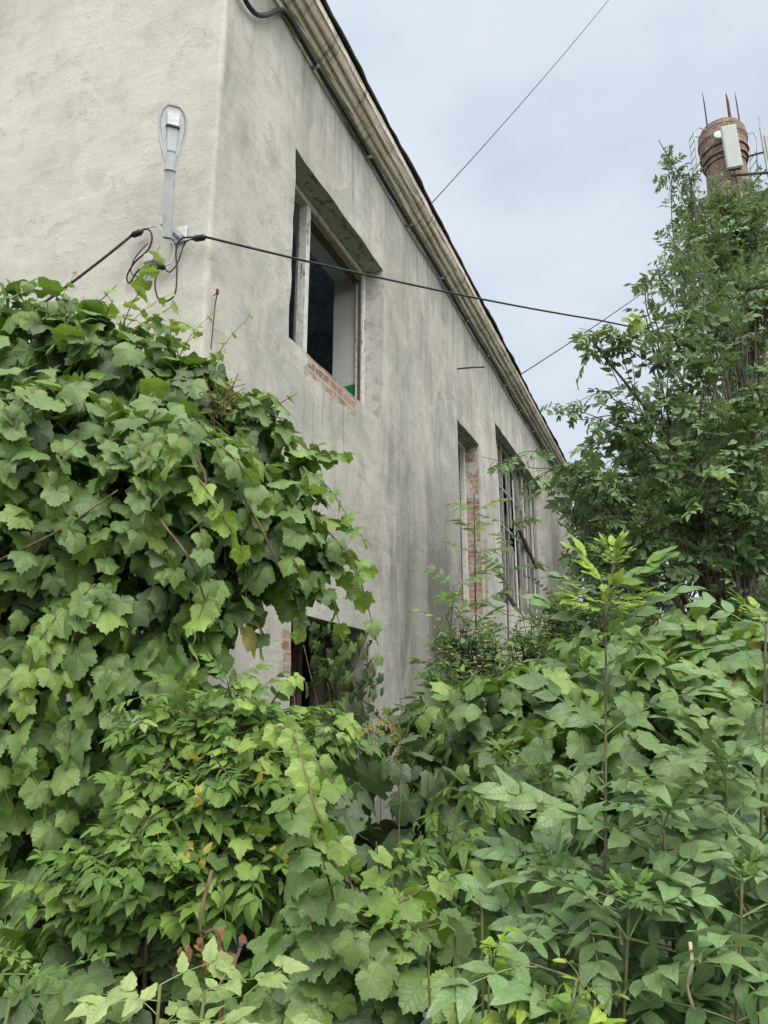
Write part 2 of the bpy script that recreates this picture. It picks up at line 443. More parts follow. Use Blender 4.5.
def vnoise(x, y, z, s):
    from mathutils import noise
    return noise.noise(Vector((x * s, y * s, z * s)))

def build_wall():
    # perimeter columns: front face (y from WID to 0), rounded corner, side face (x from 0 to LEN)
    cr = .035
    cols = []
    for y in np.arange(WID, cr + .02, -.14): cols.append(('f', y))
    for a in (0, 18, 36, 54, 72, 90): cols.append(('c', a))
    xs = sorted({round(v, 3) for o in OPEN for v in o[:2]} | {cr + .03, LEN})
    full = []
    for a, b in zip(xs[:-1], xs[1:]):
        k = max(1, int((b - a) / .13)); full += list(np.linspace(a, b, k, endpoint=False))
    full.append(LEN)
    for x in full: cols.append(('s', x))
    zs = sorted({round(v, 3) for o in OPEN for v in o[2:]} | {0, EAVE})
    zr = []
    for a, b in zip(zs[:-1], zs[1:]):
        k = max(1, int((b - a) / .12)); zr += list(np.linspace(a, b, k, endpoint=False))
    zr.append(EAVE)
    NZ = len(zr)
    def pos(c, z):
        k, q = c
        if k == 'f': x, y, nx, ny = 0, q, -1, 0
        elif k == 'c':
            a = R(q); x = cr - cr * cos(a); y = cr - cr * sin(a); nx, ny = -cos(a), -sin(a)
        else: x, y, nx, ny = q, 0, 0, -1
        wav = .014 * vnoise(x, y, z, 1.3) + .010 * vnoise(x + 9, y, z, 3.5) + .004 * vnoise(x, y + 5, z, 9)
        if k == 'c': wav += .016 * vnoise(1, 2, z, 3.2) + .010 * vnoise(3, 1, z, 9) - .02 * max(0, vnoise(5, 1, z, 6) - .25)
        ex = ez = 0
        if k == 's':
            for o in OPEN:                      # chipped arrises round the openings
                if o[0] - .01 < x < o[1] + .01 and o[2] - .01 < z < o[3] + .01:
                    ez = .012 * vnoise(x * 1.0, 7, z, 7); ex = .010 * vnoise(3, x, z, 7)
                    if abs(z - o[2]) < .01: ez = -.05 * abs(vnoise(x, 2, 0, 6)) - .02 * abs(vnoise(x, 2, 0, 17))
        zz = z
        if k == 'f': # gable
            top = EAVE + .38 * min(y, WID - y)
            if z > 6: zz = 6 + (z - 6) * (top - 6) / (EAVE - 6)
        return (x + nx * wav + ex, y + ny * wav, zz + ez)
    verts = [pos(c, z) for c in cols for z in zr]
    faces = []
    def inside(i, j):
        if cols[i][0] != 's' or cols[i + 1][0] != 's': return False
        xm = (cols[i][1] + cols[i + 1][1]) / 2; zm = (zr[j] + zr[j + 1]) / 2
        return any(o[0] < xm < o[1] and o[2] < zm < o[3] for o in OPEN)
    keep = {}
    for i in range(len(cols) - 1):
        for j in range(NZ - 1):
            if inside(i, j): continue
            faces.append((i * NZ + j, (i + 1) * NZ + j, (i + 1) * NZ + j + 1, i * NZ + j + 1))
    nsm = len(faces)
    # reveals
    def band(ids):
        b = len(verts)
        deps = (0, .05, .27, .5, TH)
        for k, i in enumerate(ids):
            x, y, z = verts[i]
            for q, d in enumerate(deps):
                fade = max(0, 1 - d / .05)
                verts.append((x, y * fade + d, z))
        n = len(deps)
        for k in range(len(ids) - 1):
            for q in range(n - 1):
                faces.append((b + k * n + q, b + (k + 1) * n + q, b + (k + 1) * n + q + 1, b + k * n + q + 1))
    for o in OPEN:
        ci = [i for i, c in enumerate(cols) if c[0] == 's' and o[0] - .001 <= c[1] <= o[1] + .001]
        zi = [j for j, z in enumerate(zr) if o[2] - .001 <= z <= o[3] + .001]
        band([ci[0] * NZ + j for j in zi]); band([ci[-1] * NZ + j for j in zi])
        band([i * NZ + zi[0] for i in ci]); band([i * NZ + zi[-1] for i in ci])
    # inner leaf of the side wall, with the same openings
    xi = sorted({v for o in OPEN for v in o[:2]} | {TH, LEN}); zi = sorted({v for o in OPEN for v in o[2:]} | {0, EAVE})
    for a, b_ in zip(xi[:-1], xi[1:]):
        for c, d in zip(zi[:-1], zi[1:]):
            xm, zm = (a + b_) / 2, (c + d) / 2
            if any(o[0] < xm < o[1] and o[2] < zm < o[3] for o in OPEN): continue
            k = len(verts); verts.extend([(a, TH, c), (b_, TH, c), (b_, TH, d), (a, TH, d)]); faces.append((k, k + 1, k + 2, k + 3))
    o = new_obj('wall', verts, faces, M['wall'], house, True)
    return o
build_wall()
b = MB()
b.box(LEN, LEN + .3, 0.0, WID, 0, EAVE); b.box(0.02, LEN - .002, WID, WID + .3, 0, EAVE)
b.build('rear_wall', M['wall'], house)
b = MB()
b.box(TH - .24, TH + .02, TH + .004, WID - .01, 0, 6.9); b.build('inner_wall', M['dark'], house)
b = MB(); b.box(.33, LEN - .02, TH + .006, WID - .02, 3.35, 3.6); b.build('floor_slab', M['dark'], house)
b = MB(); b.box(.33, LEN - .02, TH + .006, WID - .02, 6.6, 6.8)
for k in range(5): b.box(1.2 + k * 2.9, 1.45 + k * 2.9, TH + .01, WID - .03, 6.32, 6.598)
b.build('ceiling', M['dark'], house)
b = MB()
b.box(4.9, 5.05, TH + .01, WID - .03, 3.602, 6.598); b.box(4.9, 5.05, TH + .01, WID - .03, 0, 3.348)
b.build('partition', M['dark'], house)

# cornice: stepped mouldings along the side wall, weathered slab edge on top
prof = [(0.03, 6.93), (-.02, 6.935), (-.04, 6.985), (-.058, 6.975), (-.075, 6.985), (-.10, 7.03), (-.118, 7.018), (-.135, 7.03), (-.16, 7.075), (-.178, 7.062), (-.19, 7.075), (-.212, 7.115), (-.222, 7.12), (-.23, 7.18), (.02, 7.19)]
nx = 110; verts = []; faces = []
for i in range(nx + 1):
    x = -.02 + (LEN + .02) * i / nx
    for k, (y, z) in enumerate(prof):
        wv = .006 * vnoise(x, k * 3.1, 0, 2.5) + .006 * vnoise(x, k * 1.7, 4, 9)
        verts.append((x, y + wv, z + .8 * wv + .01 * vnoise(x, 0, 0, .7)))
npf = len(prof)
for i in range(nx):
    for k in range(npf - 1):
        faces.append((i * npf + k, (i + 1) * npf + k, (i + 1) * npf + k + 1, i * npf + k + 1))
faces += [tuple(range(npf)), tuple(nx * npf + k for k in reversed(range(npf)))]
new_obj('cornice', verts, faces, M['cornice'], house)
# roof covering: rough sheets with an irregular eaves edge
verts = []; faces = []
ny = 10
for i in range(nx + 1):
    x = -.06 + (LEN + .45) * i / nx
    step = .012 * (int(x * 1.1) % 2)
    e = .028 * vnoise(x, 1, 0, 1.7) + .018 * vnoise(x, 1, 0, 8)
    for k in range(ny + 1):
        q = k / ny; y = -.25 + e * (1 - q) + (WID / 2 + .25) * q
        verts.append((x, y, 7.2 + step + .37 * (y + .25) + .01 * vnoise(x, y, 3, 5)))
for i in range(nx):
    for k in range(ny):
        n = ny + 1; faces.append((i * n + k, (i + 1) * n + k, (i + 1) * n + k + 1, i * n + k + 1))
ro = new_obj('roof', verts, faces, M['roof'], house)
md = ro.modifiers.new('thick', 'SOLIDIFY'); md.thickness = .02; md.offset = 1
b = MB()
b.add([(-.06, WID + .3, 7.1), (LEN + .4, WID + .3, 7.1), (LEN + .4, WID / 2, 8.97), (-.06, WID / 2, 8.97),
       (-.06, WID + .3, 7.06), (LEN + .4, WID + .3, 7.06), (LEN + .4, WID / 2, 8.93), (-.06, WID / 2, 8.93)],
      [(0, 1, 2, 3), (7, 6, 5, 4), (0, 4, 5, 1), (1, 5, 6, 2), (3, 2, 6, 7), (0, 3, 7, 4)])
b.add([(LEN + .02, 0, 7.05), (LEN + .02, WID, 7.05), (LEN + .02, WID / 2, 8.85)], [(0, 1, 2)])
b.build('rear_roof', M['roof'], house)

# windows (parts), with their sub-parts
def window_frame(o, y0, y1, wd, mull=(), name='window', mat=None, bottom=False):
    x0, x1, z0, z1 = o; g = .004
    b = MB()
    b.box(x0 + g, x0 + wd, y0, y1, z0 + .01, z1 - g, .004, .0015); b.box(x1 - wd, x1 - g, y0, y1, z0 + .01, z1 - g, .004, .0015)
    b.box(x0 + wd + .001, x1 - wd - .001, y0, y1, z1 - wd, z1 - g, .004, .0015)
    if bottom: b.box(x0 + wd + .001, x1 - wd - .001, y0, y1, z0 + .008, z0 + wd, .004, .0015)
    for m in mull: b.box(m - wd / 2, m + wd / 2, y0 + .003, y1, z0 + .01, z1 - wd - .001, .004, .0015)
    w = b.build(name, mat or M['frame'], house)
    return w
o = OPEN[0]
w = window_frame(o, .19, .275, .062, (1.62,), mat=M['frame'])
b = MB()   # stripped inner stiles and head of the missing sashes
b.box(o[1] - .085, o[1] - .066, .212, .24, o[2] + .02, o[3] - .07, .003, .002)
b.box(1.70, o[1] - .092, .22, .30, o[3] - .13, o[3] - .067, .003, .002)
b.build('sash_remains', M['brownwood'], w)
b = MB(); b.box(1.655, 1.68, .23, .33, o[2] + .02, o[3] - .07, .003, .002); b.build('sash_stile', M['frame'], w)
b = MB()   # pale lintel and pier inside the room behind the opening
# broken sill crust
b = MB()
def sill(x0, x1, y0, y1, z, t):
    n = 12; vs = []; fs = []
    for i in range(n + 1):
        x = x0 + (x1 - x0) * i / n
        e = .02 * vnoise(x, 3, 3, 9)
        vs += [(x, y0 + e, z - t), (x, y0 + e, z), (x, y1, z + .012), (x, y1, z - t)]
    for i in range(n):
        for k in range(3): fs.append((i * 4 + k, (i + 1) * 4 + k, (i + 1) * 4 + k + 1, i * 4 + k + 1))
    fs += [(0, 1, 2, 3), (n * 4 + 3, n * 4 + 2, n * 4 + 1, n * 4)]
    b.add(vs, fs)
sill(1.05, 2.82, .02, .18, o[2] + .016, .02)
b.build('window_sill', M['wall'], house)

# second window: narrow, only a green post and a little frame left
o = OPEN[1]
w = window_frame(o, .2, .27, .06, (), mat=M['frame'])
b = MB(); b.tube([l for l in spline([(o[0] + .04, .06, o[2] + .01), (o[0] + .045, .06, 4.2), (o[0] + .035, .06, o[3] - .25)], 8)], .026, 8); b.build('post', M['green'], w)
# third window: wide, patched with grey vertical boards
o = OPEN[2]
w = window_frame(o, .15, .24, .075, (8.5, 10.1), mat=M['boards'], bottom=True)
def boards(x0, x1, z0, z1, y, wmin, wmax, gap, skip=()):
    k = 0; x = x0
    while x < x1 - .03:
        wd = min(random.uniform(wmin, wmax), x1 - x)
        if k not in skip:
            bb = MB(); a = random.uniform(-.012, .012)
            zt = z1 - abs(random.gauss(0, .05)); zb = z0 + abs(random.gauss(0, .05))
            vs = [(x + a, y, zt), (x + wd - .006 + a, y, zt - .02), (x + wd - .006, y, zb), (x, y, zb)]
            vs += [(p[0], p[1] + .022, p[2]) for p in vs]
            bb.add(vs, [(0, 1, 2, 3), (7, 6, 5, 4), (0, 4, 5, 1), (1, 5, 6, 2), (2, 6, 7, 3), (3, 7, 4, 0)])
            bb.build('board', M['boards'], w)
        x += wd + random.uniform(0, gap); k += 1
boards(7.62, 8.42, 3.25, 5.8, .195, .1, .15, .04, (1, 4))
boards(8.56, 10.02, 3.25, 4.4, .195, .12, .18, .07, (2, 5))
boards(9.2, 10.02, 4.7, 5.85, .195, .09, .12, .12, (1,))
boards(10.16, 11.25, 3.25, 5.88, .195, .1, .14, .08, (2, 5))
b = MB()
for x in (8.9, 9.7, 10.5): b.box(x, x + .035, .165, .19, 3.26 + .5 * (x > 9), 5.9, .003, .004)
for z in (4.55, 5.2): b.box(7.6, 11.2, .160, .1635, z, z + .04)
b.build('glazing_bar', M['boards'], w)
b = MB()
for x in (8.15, 9.3, 10.15, 10.9): b.box(x, x + .05, .150, .164, 3.3, 5.9 - .3 * (x > 9.2 and x < 10), .003, .006)
b.build('casing', M['frame'], w)
b = MB()
b.tube([(9.3, .12, 4.8), (10.2, .11, 4.5), (11.0, .12, 4.3)], [.03, .04, .025], 5)
b.tube([(8.2, .12, 3.45), (9.4, .1, 3.15), (10.4, .12, 3.3)], [.03, .04, .03], 5)
b.build('rail', M['brownwood'], w)
# lower window: a frame and stacked planks deep in the dark
o = OPEN[3]
w = window_frame(o, .3, .37, .06, (1.9,), mat=M['brownwood'])
b = MB()
for k in range(6):
    x = 1.3 + .2 * k
    b.tube([(x, .42, 1.0), (x + random.uniform(-.1, .1), .40, 2.2)], .02, 5)
b.build('bar', M['brownwood'], w)
# concrete stub of the jamb below the bare bricks
b = MB(); b.box(1.05, 1.17, -.018, .03, 1.3, 1.82, .006, .003); b.build('jamb_block', M['wall'], house)
# thin rusty flashing strip between the windows
b = MB(); b.tube([(5.45, .02, 6.0), (5.46, -.2, 5.985), (5.47, -.36, 5.965)], .011, 6); b.build('iron_rod', M['iron'], house)

# ------------------------------------------------------------------ cables on and around the building

def fp(x, y, off=.03):
    """point off metres in front of the front face seen at photo (x, y)"""
    a = at(x, y, 1.0) - EYE; tt = ((K0 @ U - off) - EYE @ U) / (a @ U); return EYE + a * tt
def cable(name, pts, r, mat, label, cat, group=None, n=6):
    b = MB()
    pts = [np.array(p, float) for p in pts]
    b.tube(pts, r, n)
    o = b.build(name, mat, None, True); tag(o, label, cat, group); return o
# corrugated conduit under the cornice
lp = [(-.35, .35, 6.75), (-.12, .12, 6.60), (.06, -.03, 6.50), (.2, -.035, 6.47), (.33, -.035, 6.51), (.48, -.035, 6.67), (.62, -.035, 6.86), (.76, -.04, 6.93)]
for x in np.arange(1.2, 15.3, .9): lp.append((x, -.05 - .006 * sin(x * 2), 6.915 - .016 * (1 + sin(x * 2.3)) + .012 * vnoise(x, 0, 0, 1)))
pts = [l2w(*q) for q in spline(lp, 200)]
cable('conduit', pts, .0185, M['conduit'], 'thick dark grey conduit looping at the corner then following the cornice', 'conduit', n=8)
cd = bpy.data.objects['conduit']
for x in np.arange(1.2, 15, 1.15):
    b = MB(); b.box(x, x + .03, -.075, .01, 6.87, 6.885)
    ob = b.build('clip', M['galv'], None); ob.parent = cd; ob.location = tuple(K0); ob.rotation_euler = (0, 0, RZ)

# long supply cable across the side wall into the ash tree
A0 = fp(206, 237, .07)
B0 = at(598, 320, 6.0); B1 = at(700, 338, 7.5)
p = sag(A0, B0, .035, 28) + [B0 + (B1 - B0) * .5 - [0, 0, .02], B1]
cable('overhead_cable', p, .0075, M['cable'], 'black overhead cable stretched from the lamp corner across the side wall to the tree', 'cable')
# left run, coming down from the connector beside the lamp
C0 = fp(131, 236, .06)
C1 = at(-60, 368, 4.1)
cable('service_cable', sag(C0, C1, .05, 16), .0085, M['cable'], 'black service cable running down left from the connector into the vine', 'cable')
# thin wires in the sky
W0 = l2w(6.2, 1.0, 7.75)
cable('thin_wire', sag(at(430, 205, 9.5), at(640, -40, 15), .12, 20), .008, M['cable'], 'thin dark wire rising from the roof edge to the upper right of the sky', 'wire')
cable('guy_wire', sag(at(515, 378, 13), at(705, 246, 21), .1, 16), .012, M['cable'], 'thin dark wire between the roof edge and the chimney behind the leaves', 'wire')

# connectors and slack loops (one junction thing)
jx = empty('cable_junction', l2w(-.03, .33, 4.3), 0)
tag(jx, 'white junction box with black connectors and slack cable loops under the lamp', 'junction box')
JI = Matrix.Translation(Vector(jx.location)).inverted()
def jpart(name, mb, mat, smooth=True):
    o = mb.build(name, mat, None, smooth); o.data.transform(JI); o.parent = jx; return o
b = MB()
def connector(pa, pb, r):
    pa, pb = np.array(pa), np.array(pb)
    b.tube([pa + (pb - pa) * t for t in (0, .12, .2, .8, .88, 1)], [r * .5, r * .6, r, r, r * .6, r * .5], 10)
for q in ((fp(131, 236, .06), fp(143, 231, .05), .02), (fp(193, 239, .06), fp(206, 237, .07), .02), (fp(157, 265, .06), fp(165, 268, .05), .02)):
    b = MB(); connector(*q); jpart('connector', b, M['cable'])
b = MB()
b.tube(spline([fp(133, 234), fp(147, 229), fp(152, 237), fp(148, 250), fp(135, 262), fp(127, 276), fp(130, 283), fp(139, 270, .05), fp(157, 266, .06)], 40), .006, 6)
b.tube(spline([fp(195, 237, .06), fp(181, 239, .05), fp(176, 252, .05), fp(177, 272, .06), fp(174, 296, .08), fp(160, 301, .08), fp(155, 285, .07), fp(158, 268, .06)], 40), .0055, 6)
b.tube(spline([fp(196, 238, .06), fp(185, 243), fp(178, 262), fp(170, 272), fp(163, 267, .06)], 24), .0045, 6)
b.tube(spline([fp(160, 266, .06), fp(140, 276), fp(131, 272), fp(135, 258), fp(148, 243)], 24), .004, 6)
jpart('cable_loop', b, M['cable'])
b = MB(); b.tube(spline([fp(163, 266, .05), fp(171, 262), fp(174, 247), fp(169, 238), fp(172, 232, .08)], 24), .0055, 6)
b.tube(spline([fp(164, 232, .06), fp(156, 226), fp(148, 228, .04)], 12), .004, 6)
jpart('lead', b, M['wirew'])
b = MB()
c = w2l(fp(150, 257, .05)); n8 = 14
b.box(-.055, .0, c[1] - .055, c[1] + .055, c[2] - .035, c[2] + .035, .008)
o = b.build('box', M['wirew'], None); o.data.transform(JI @ Matrix.Translation(Vector(K0)) @ Matrix.Rotation(RZ, 4, 'Z')); o.parent = jx

# small hooked nail and string below the corner
b = MB(); b.tube(spline([l2w(.05, -.02, 4.06), l2w(.055, -.05, 4.08), l2w(.06, -.03, 4.02), l2w(.045, -.03, 3.7)], 12), .004, 5)
b.tube([l2w(.052, -.045, 4.07), l2w(.052, -.045, 4.1)], .010, 6)
tag(b.build('hook', M['rust'], None), 'small rusty hook with a bit of wire at the corner below the lamp', 'hook')

# ------------------------------------------------------------------ street lamp on the front face
def lamp():
    L = empty('street_lamp', l2w(0, .325, 4.56), 0)
    tag(L, 'light grey LED street lamp on a short pipe by the building corner', 'street lamp')
    T = Vector(at(170, 165, 1.0) - EYE)
    base = Vector(fp(167, 238, .13)); neck = Vector(fp(170.5, 163, .27)); tip = Vector(fp(174, 104, .36))
    inv = Matrix.Translation(L.location).inverted()
    ax = (tip - neck).normalized()
    toeye = (Vector(EYE) - neck).normalized()
    b = MB()
    d = (neck - base).normalized(); r = .031
    b.tube([base, neck + d * .02], r, 16, caps=False)
    b.tube([neck + d * .02, base], r * .86, 16, caps=False)
    o = b.build('pole', M['lampgrey'], None, True); o.data.transform(inv); o.parent = L
    # bracket
    b = MB(); c = w2l(base)
    q = w2l(base + d * .12)
    b.box(-.012, .002, q[1] - .02, q[1] + .10, q[2] - .06, q[2] + .05, .003)
    b.box(q[0] - .0, -.011, q[1] + .025, q[1] + .06, q[2] - .035, q[2] + .015, .004)
    for dy in (.0, .08): b.tube([(-.03, q[1] + dy, q[2] - .03), (-.01, q[1] + dy, q[2] - .03)], .008, 6)
    o = b.build('bracket', M['lampgrey'], None); o.data.transform(inv @ Matrix.Translation(Vector(K0)) @ Matrix.Rotation(RZ, 4, 'Z')); o.parent = L
    # head: flat egg-shaped shell, underside toward the viewer
    nrm = (toeye - ax * toeye.dot(ax)).normalized(); nrm = (nrm + Vector(-V) * .15 + Vector((0, 0, -.1))).normalized()
    nrm = (nrm - ax * nrm.dot(ax)).normalized(); sd = ax.cross(nrm)
    Ln = (tip - neck).length
    def hw(t):   # half width along the head
        P = [(0, .038), (.08, .043), (.2, .06), (.4, .078), (.6, .088), (.75, .087), (.87, .075), (.95, .052), (.99, .022), (1, .008)]
        for (a, x), (bq, y) in zip(P[:-1], P[1:]):
            if t <= bq: return x + (y - x) * (t - a) / (bq - a)
        return .008
    def ring(n, inset, dep):
        out = []
        for sgn in (1, -1):
            rngt = [k / n for k in range(n + 1)]
            if sgn < 0: rngt = rngt[::-1]
            for t in rngt:
                t2 = .02 + t * .98 if inset == 0 else inset * .9 / Ln + t * (1 - 1.9 * inset / Ln)
                out.append(neck + ax * (t2 * Ln) + sd * sgn * max(.004, hw(t2) - inset) + nrm * dep)
        return out
    def loft(b, rings, cap0=False, cap1=False):
        m = len(rings[0]); vs = [p for r_ in rings for p in r_]
        fs = [(i * m + k, i * m + (k + 1) % m, (i + 1) * m + (k + 1) % m, (i + 1) * m + k) for i in range(len(rings) - 1) for k in range(m)]
        if cap0: fs.append(tuple(range(m)))
        if cap1: fs.append(tuple((len(rings) - 1) * m + k for k in range(m)))
        b.add(vs, fs)
    n = 18
    b = MB(); loft(b, [ring(n, .03, -.05), ring(n, .004, -.03), ring(n, 0, 0), ring(n, .0015, .012), ring(n, .014, .012), ring(n, .018, .0)], cap0=True)
    o = b.build('lamp_head', M['lampgrey'], None, False); o.data.transform(inv); o.parent = L
    head = o
    b = MB(); loft(b, [ring(n, .0175, .002), ring(n, .019, .004)], cap1=True)
    o = b.build('lens', M['lampglass'], None, False); o.data.transform(inv); o.parent = L
    def slab(b, t0, t1, w0, w1, d0, d1, sh=0):
        A = neck + ax * (t0 * Ln); B = neck + ax * (t1 * Ln)
        vs = [A + sd * (sh - w0) + nrm * d0, A + sd * (sh + w0) + nrm * d0, B + sd * (sh + w1) + nrm * d0, B + sd * (sh - w1) + nrm * d0]
        vs += [p + nrm * (d1 - d0) - (p - (A + B) / 2) * .08 for p in vs]
        b.add(vs, [(0, 1, 2, 3), (4, 5, 6, 7), (0, 4, 5, 1), (1, 5, 6, 2), (2, 6, 7, 3), (3, 7, 4, 0)])
    b = MB(); slab(b, .18, .6, .027, .034, .004, .02); o = b.build('driver_cover', M['lampgrey'], None); o.data.transform(inv); o.parent = L
    b = MB(); slab(b, .62, .84, .035, .04, .004, .02); o = b.build('reflector', M['chip'], None); o.data.transform(inv); o.parent = L
    b = MB(); slab(b, .585, .61, .04, .042, .004, .028)
    
    o = b.build('latch', M['iron'], None); o.data.transform(inv); o.parent = L
    b = MB(); b.tube([neck - ax * .05, neck + ax * .05], .037, 16); o = b.build('collar', M['lampgrey'], None, False); o.data.transform(inv); o.parent = L
lamp()

# ------------------------------------------------------------------ chimney with antennas
ct = at(722, 126, 22); CX, CY, CT = ct[0] + .36, ct[1] + .8, ct[2] + .38
ch = empty('factory_chimney', (CX, CY, 0)); tag(ch, 'tall round brick chimney with banded crown and antennas, rising behind the trees', 'chimney')
b = MB(); rt = .66
b.lathe([(1.45, 0), (rt + .02, CT - 1.75), (rt, CT - 1.4)], 40); b.build('shaft', M['chimney'], ch, True)
b = MB(); b.lathe([(rt - .02, CT - 1.5), (rt + .05, CT - 1.48), (rt + .05, CT - 1.25), (rt + .1, CT - 1.23), (rt + .1, CT - .95), (rt + .14, CT - .9), (rt + .14, CT - .6),
     (rt + .16, CT - .58), (rt + .16, CT - .3), (rt + .13, CT - .27), (rt + .13, CT - .08), (rt + .05, CT - .05), (rt + .04, CT + .1), (rt - .2, CT + .1), (rt - .22, CT - 1)], 40)
b.build('crown', M['chimney'], ch)
b = MB()
for z, r_ in ((CT - 1.24, rt + .115), (CT - .92, rt + .155), (CT - .45, rt + .175)):
    b.lathe([(r_ - .03, z - .05), (r_, z - .05), (r_, z + .05), (r_ - .03, z + .05)], 40)
b.build('band', M['band'], ch)
for (dx, dy, h0, h1, r_, mt) in ((-.62, -.3, -.2, 1.55, .03, 'iron'), (.1, -.55, -.3, 1.25, .055, 'rust'), (.62, -.2, -.2, 1.65, .03, 'iron')):
    b = MB(); b.tube([(dx, dy, CT + h0), (dx, dy, CT + h1 * .7), (dx - .02, dy, CT + h1)], [r_, r_ * .8, r_ * .3], 6); b.build('lightning_rod', M[mt], ch)
# climbing ladder with hoops, left side
b = MB()
for s_ in (-.2, .2): b.tube([(-1.28, -.1 + s_, CT - 7), (-1.12, -.1 + s_, CT - .15), (-.95, -.1 + s_, CT + .02), (-.7, -.1 + s_, CT - .1)], .025, 5)
for k in range(22): b.tube([(-1.27 + .007 * k, -.3, CT - 6.9 + .32 * k), (-1.27 + .007 * k, .1, CT - 6.9 + .32 * k)], .015, 4)
b.build('ladder', M['galv'], ch)
b = MB()
for s_ in (0, .5): b.tube([(.75, -.3 + s_, CT - 4.5), (.98, -.3 + s_, CT - 1.4), (1.1, -.3 + s_, CT - .5), (1.0, -.3 + s_, CT - .2), (.8, -.3 + s_, CT - .25)], .022, 5)
for k in range(10): b.tube([(.86 + .015 * k, -.3, CT - 4 + .33 * k), (.86 + .015 * k, .2, CT - 4 + .33 * k)], .015, 4)
b.build('safety_rail', M['galv'], ch)
b = MB()
b.tube([(-.35, -.95, CT - 2.55), (1.3, -.75, CT - 2.25)], .05, 6); b.tube([(.5, -.4, CT - 1.35), (1.2, -.72, CT - 1.35)], .035, 6)
b.tube([(.75, -.3, CT - 2.3), (1.22, -.75, CT - 1.9)], .025, 5)
b.build('support_arm', M['iron'], ch)
b = MB()
b.tube([(.4, -.5, CT - 4.6), (2.2, -.8, CT - 4.6)], .06, 6); b.tube([(.5, -.5, CT - 5.5), (2.2, -.8, CT - 5.5)], .08, 6); b.tube([(1.3, -.7, CT - 5.5), (1.3, -.7, CT - 4.6)], .05, 6)
b.build('support_arm', M['iron'], ch)
b = MB()
b.tube([(-.1, -.7, CT - .6), (-.2, -.8, CT - 1.4), (-.12, -.85, CT - 3.2), (0, -.95, CT - 6)], .022, 5); b.tube([(.2, -.7, CT - 2.6), (.28, -.85, CT - 5)], .03, 5)
b.build('feeder_cable', M['cable'], ch)
b = MB(); b.lathe([(0, 0), (.15, .01), (.19, .03), (.16, .04), (0, .045)], 20)
o = b.build('dish', M['panel'], ch, True); o.rotation_euler = (R(80), 0, R(-15)); o.location = (-.5, -.78, CT - .75)

def antenna(name, label, loc, w, h, d, tilt, rz):
    e = empty(name, loc, rz); tag(e, label, 'antenna')
    b = MB(); b.box(-w / 2, w / 2, -d / 2, d / 2, 0, h, .04); o = b.build('radome', M['panel'], e); o.rotation_euler = (tilt, R(-3), 0)
    b = MB(); b.box(-w * .38, w * .38, -d * .35, d * .35, -.05, -.003, .01); o = b.build('base_plate', M['iron'], e); o.rotation_euler = (tilt, 0, 0)
    b = MB(); b.tube([(0, d * .9, -.1), (0, d * .9, h * .9)], .035, 8); b.tube([(0, d * .3, h * .2), (0, d * .95, h * .2)], .03, 6); b.tube([(0, d * .3, h * .75), (0, d * .95, h * .75)], .03, 6)
    b.build('mount', M['galv'], e)
antenna('panel_antenna', 'wide white panel antenna on the face of the chimney crown', (CX - .25, CY - 1.05, CT - 2.35), .5, 1.62, .16, R(6), R(-14))
antenna('panel_antenna', 'narrow white panel antenna at the right edge beyond the steel mast', (CX + 1.4, CY - .8, CT - 2.2), .3, 1.5, .14, R(0), R(30))
e = empty('antenna_mast', (CX + 1.05, CY - .75, CT - 2.5)); tag(e, 'grey steel antenna mast on arms right of the chimney crown', 'mast')
b = MB(); b.tube([(0, 0, 0), (-.03, 0, 2.1)], .05, 8); b.tube([(-.03, 0, 2.1), (-.04, 0, 2.6)], .02, 6); b.build('pole', M['galv'], e)
b = MB(); b.tube([(.12, 0, .1), (.1, 0, 1.75)], .07, 8); b.tube([(0, 0, .5), (.12, 0, .5)], .03, 5); b.tube([(0, 0, 1.4), (.12, 0, 1.4)], .03, 5); b.build('whip_antenna', M['panel'], e)

# ------------------------------------------------------------------ ground
g = new_obj('ground', [(-900, -900, 0), (900, -900, 0), (900, 900, 0), (-900, 900, 0)], [(0, 1, 2, 3)], M['ground']); tag(g, 'dark soil and leaf litter', kind='structure')

#VEG
# ------------------------------------------------------------------ vegetation
class Tpl:
    """leaf template: verts, uv per vert, faces (padded to quads; triangles repeat handled separately), tint weight per vert"""
    def __init__(s, v, uv, f, w=None):
        s.v = np.array(v, float); s.uv = np.array(uv, float); s.f = f
        s.w = np.ones((len(v), 3)) if w is None else np.array(w, float)
        s.loops = np.array([i for q in f for i in q]); s.cnt = np.array([len(q) for q in f])

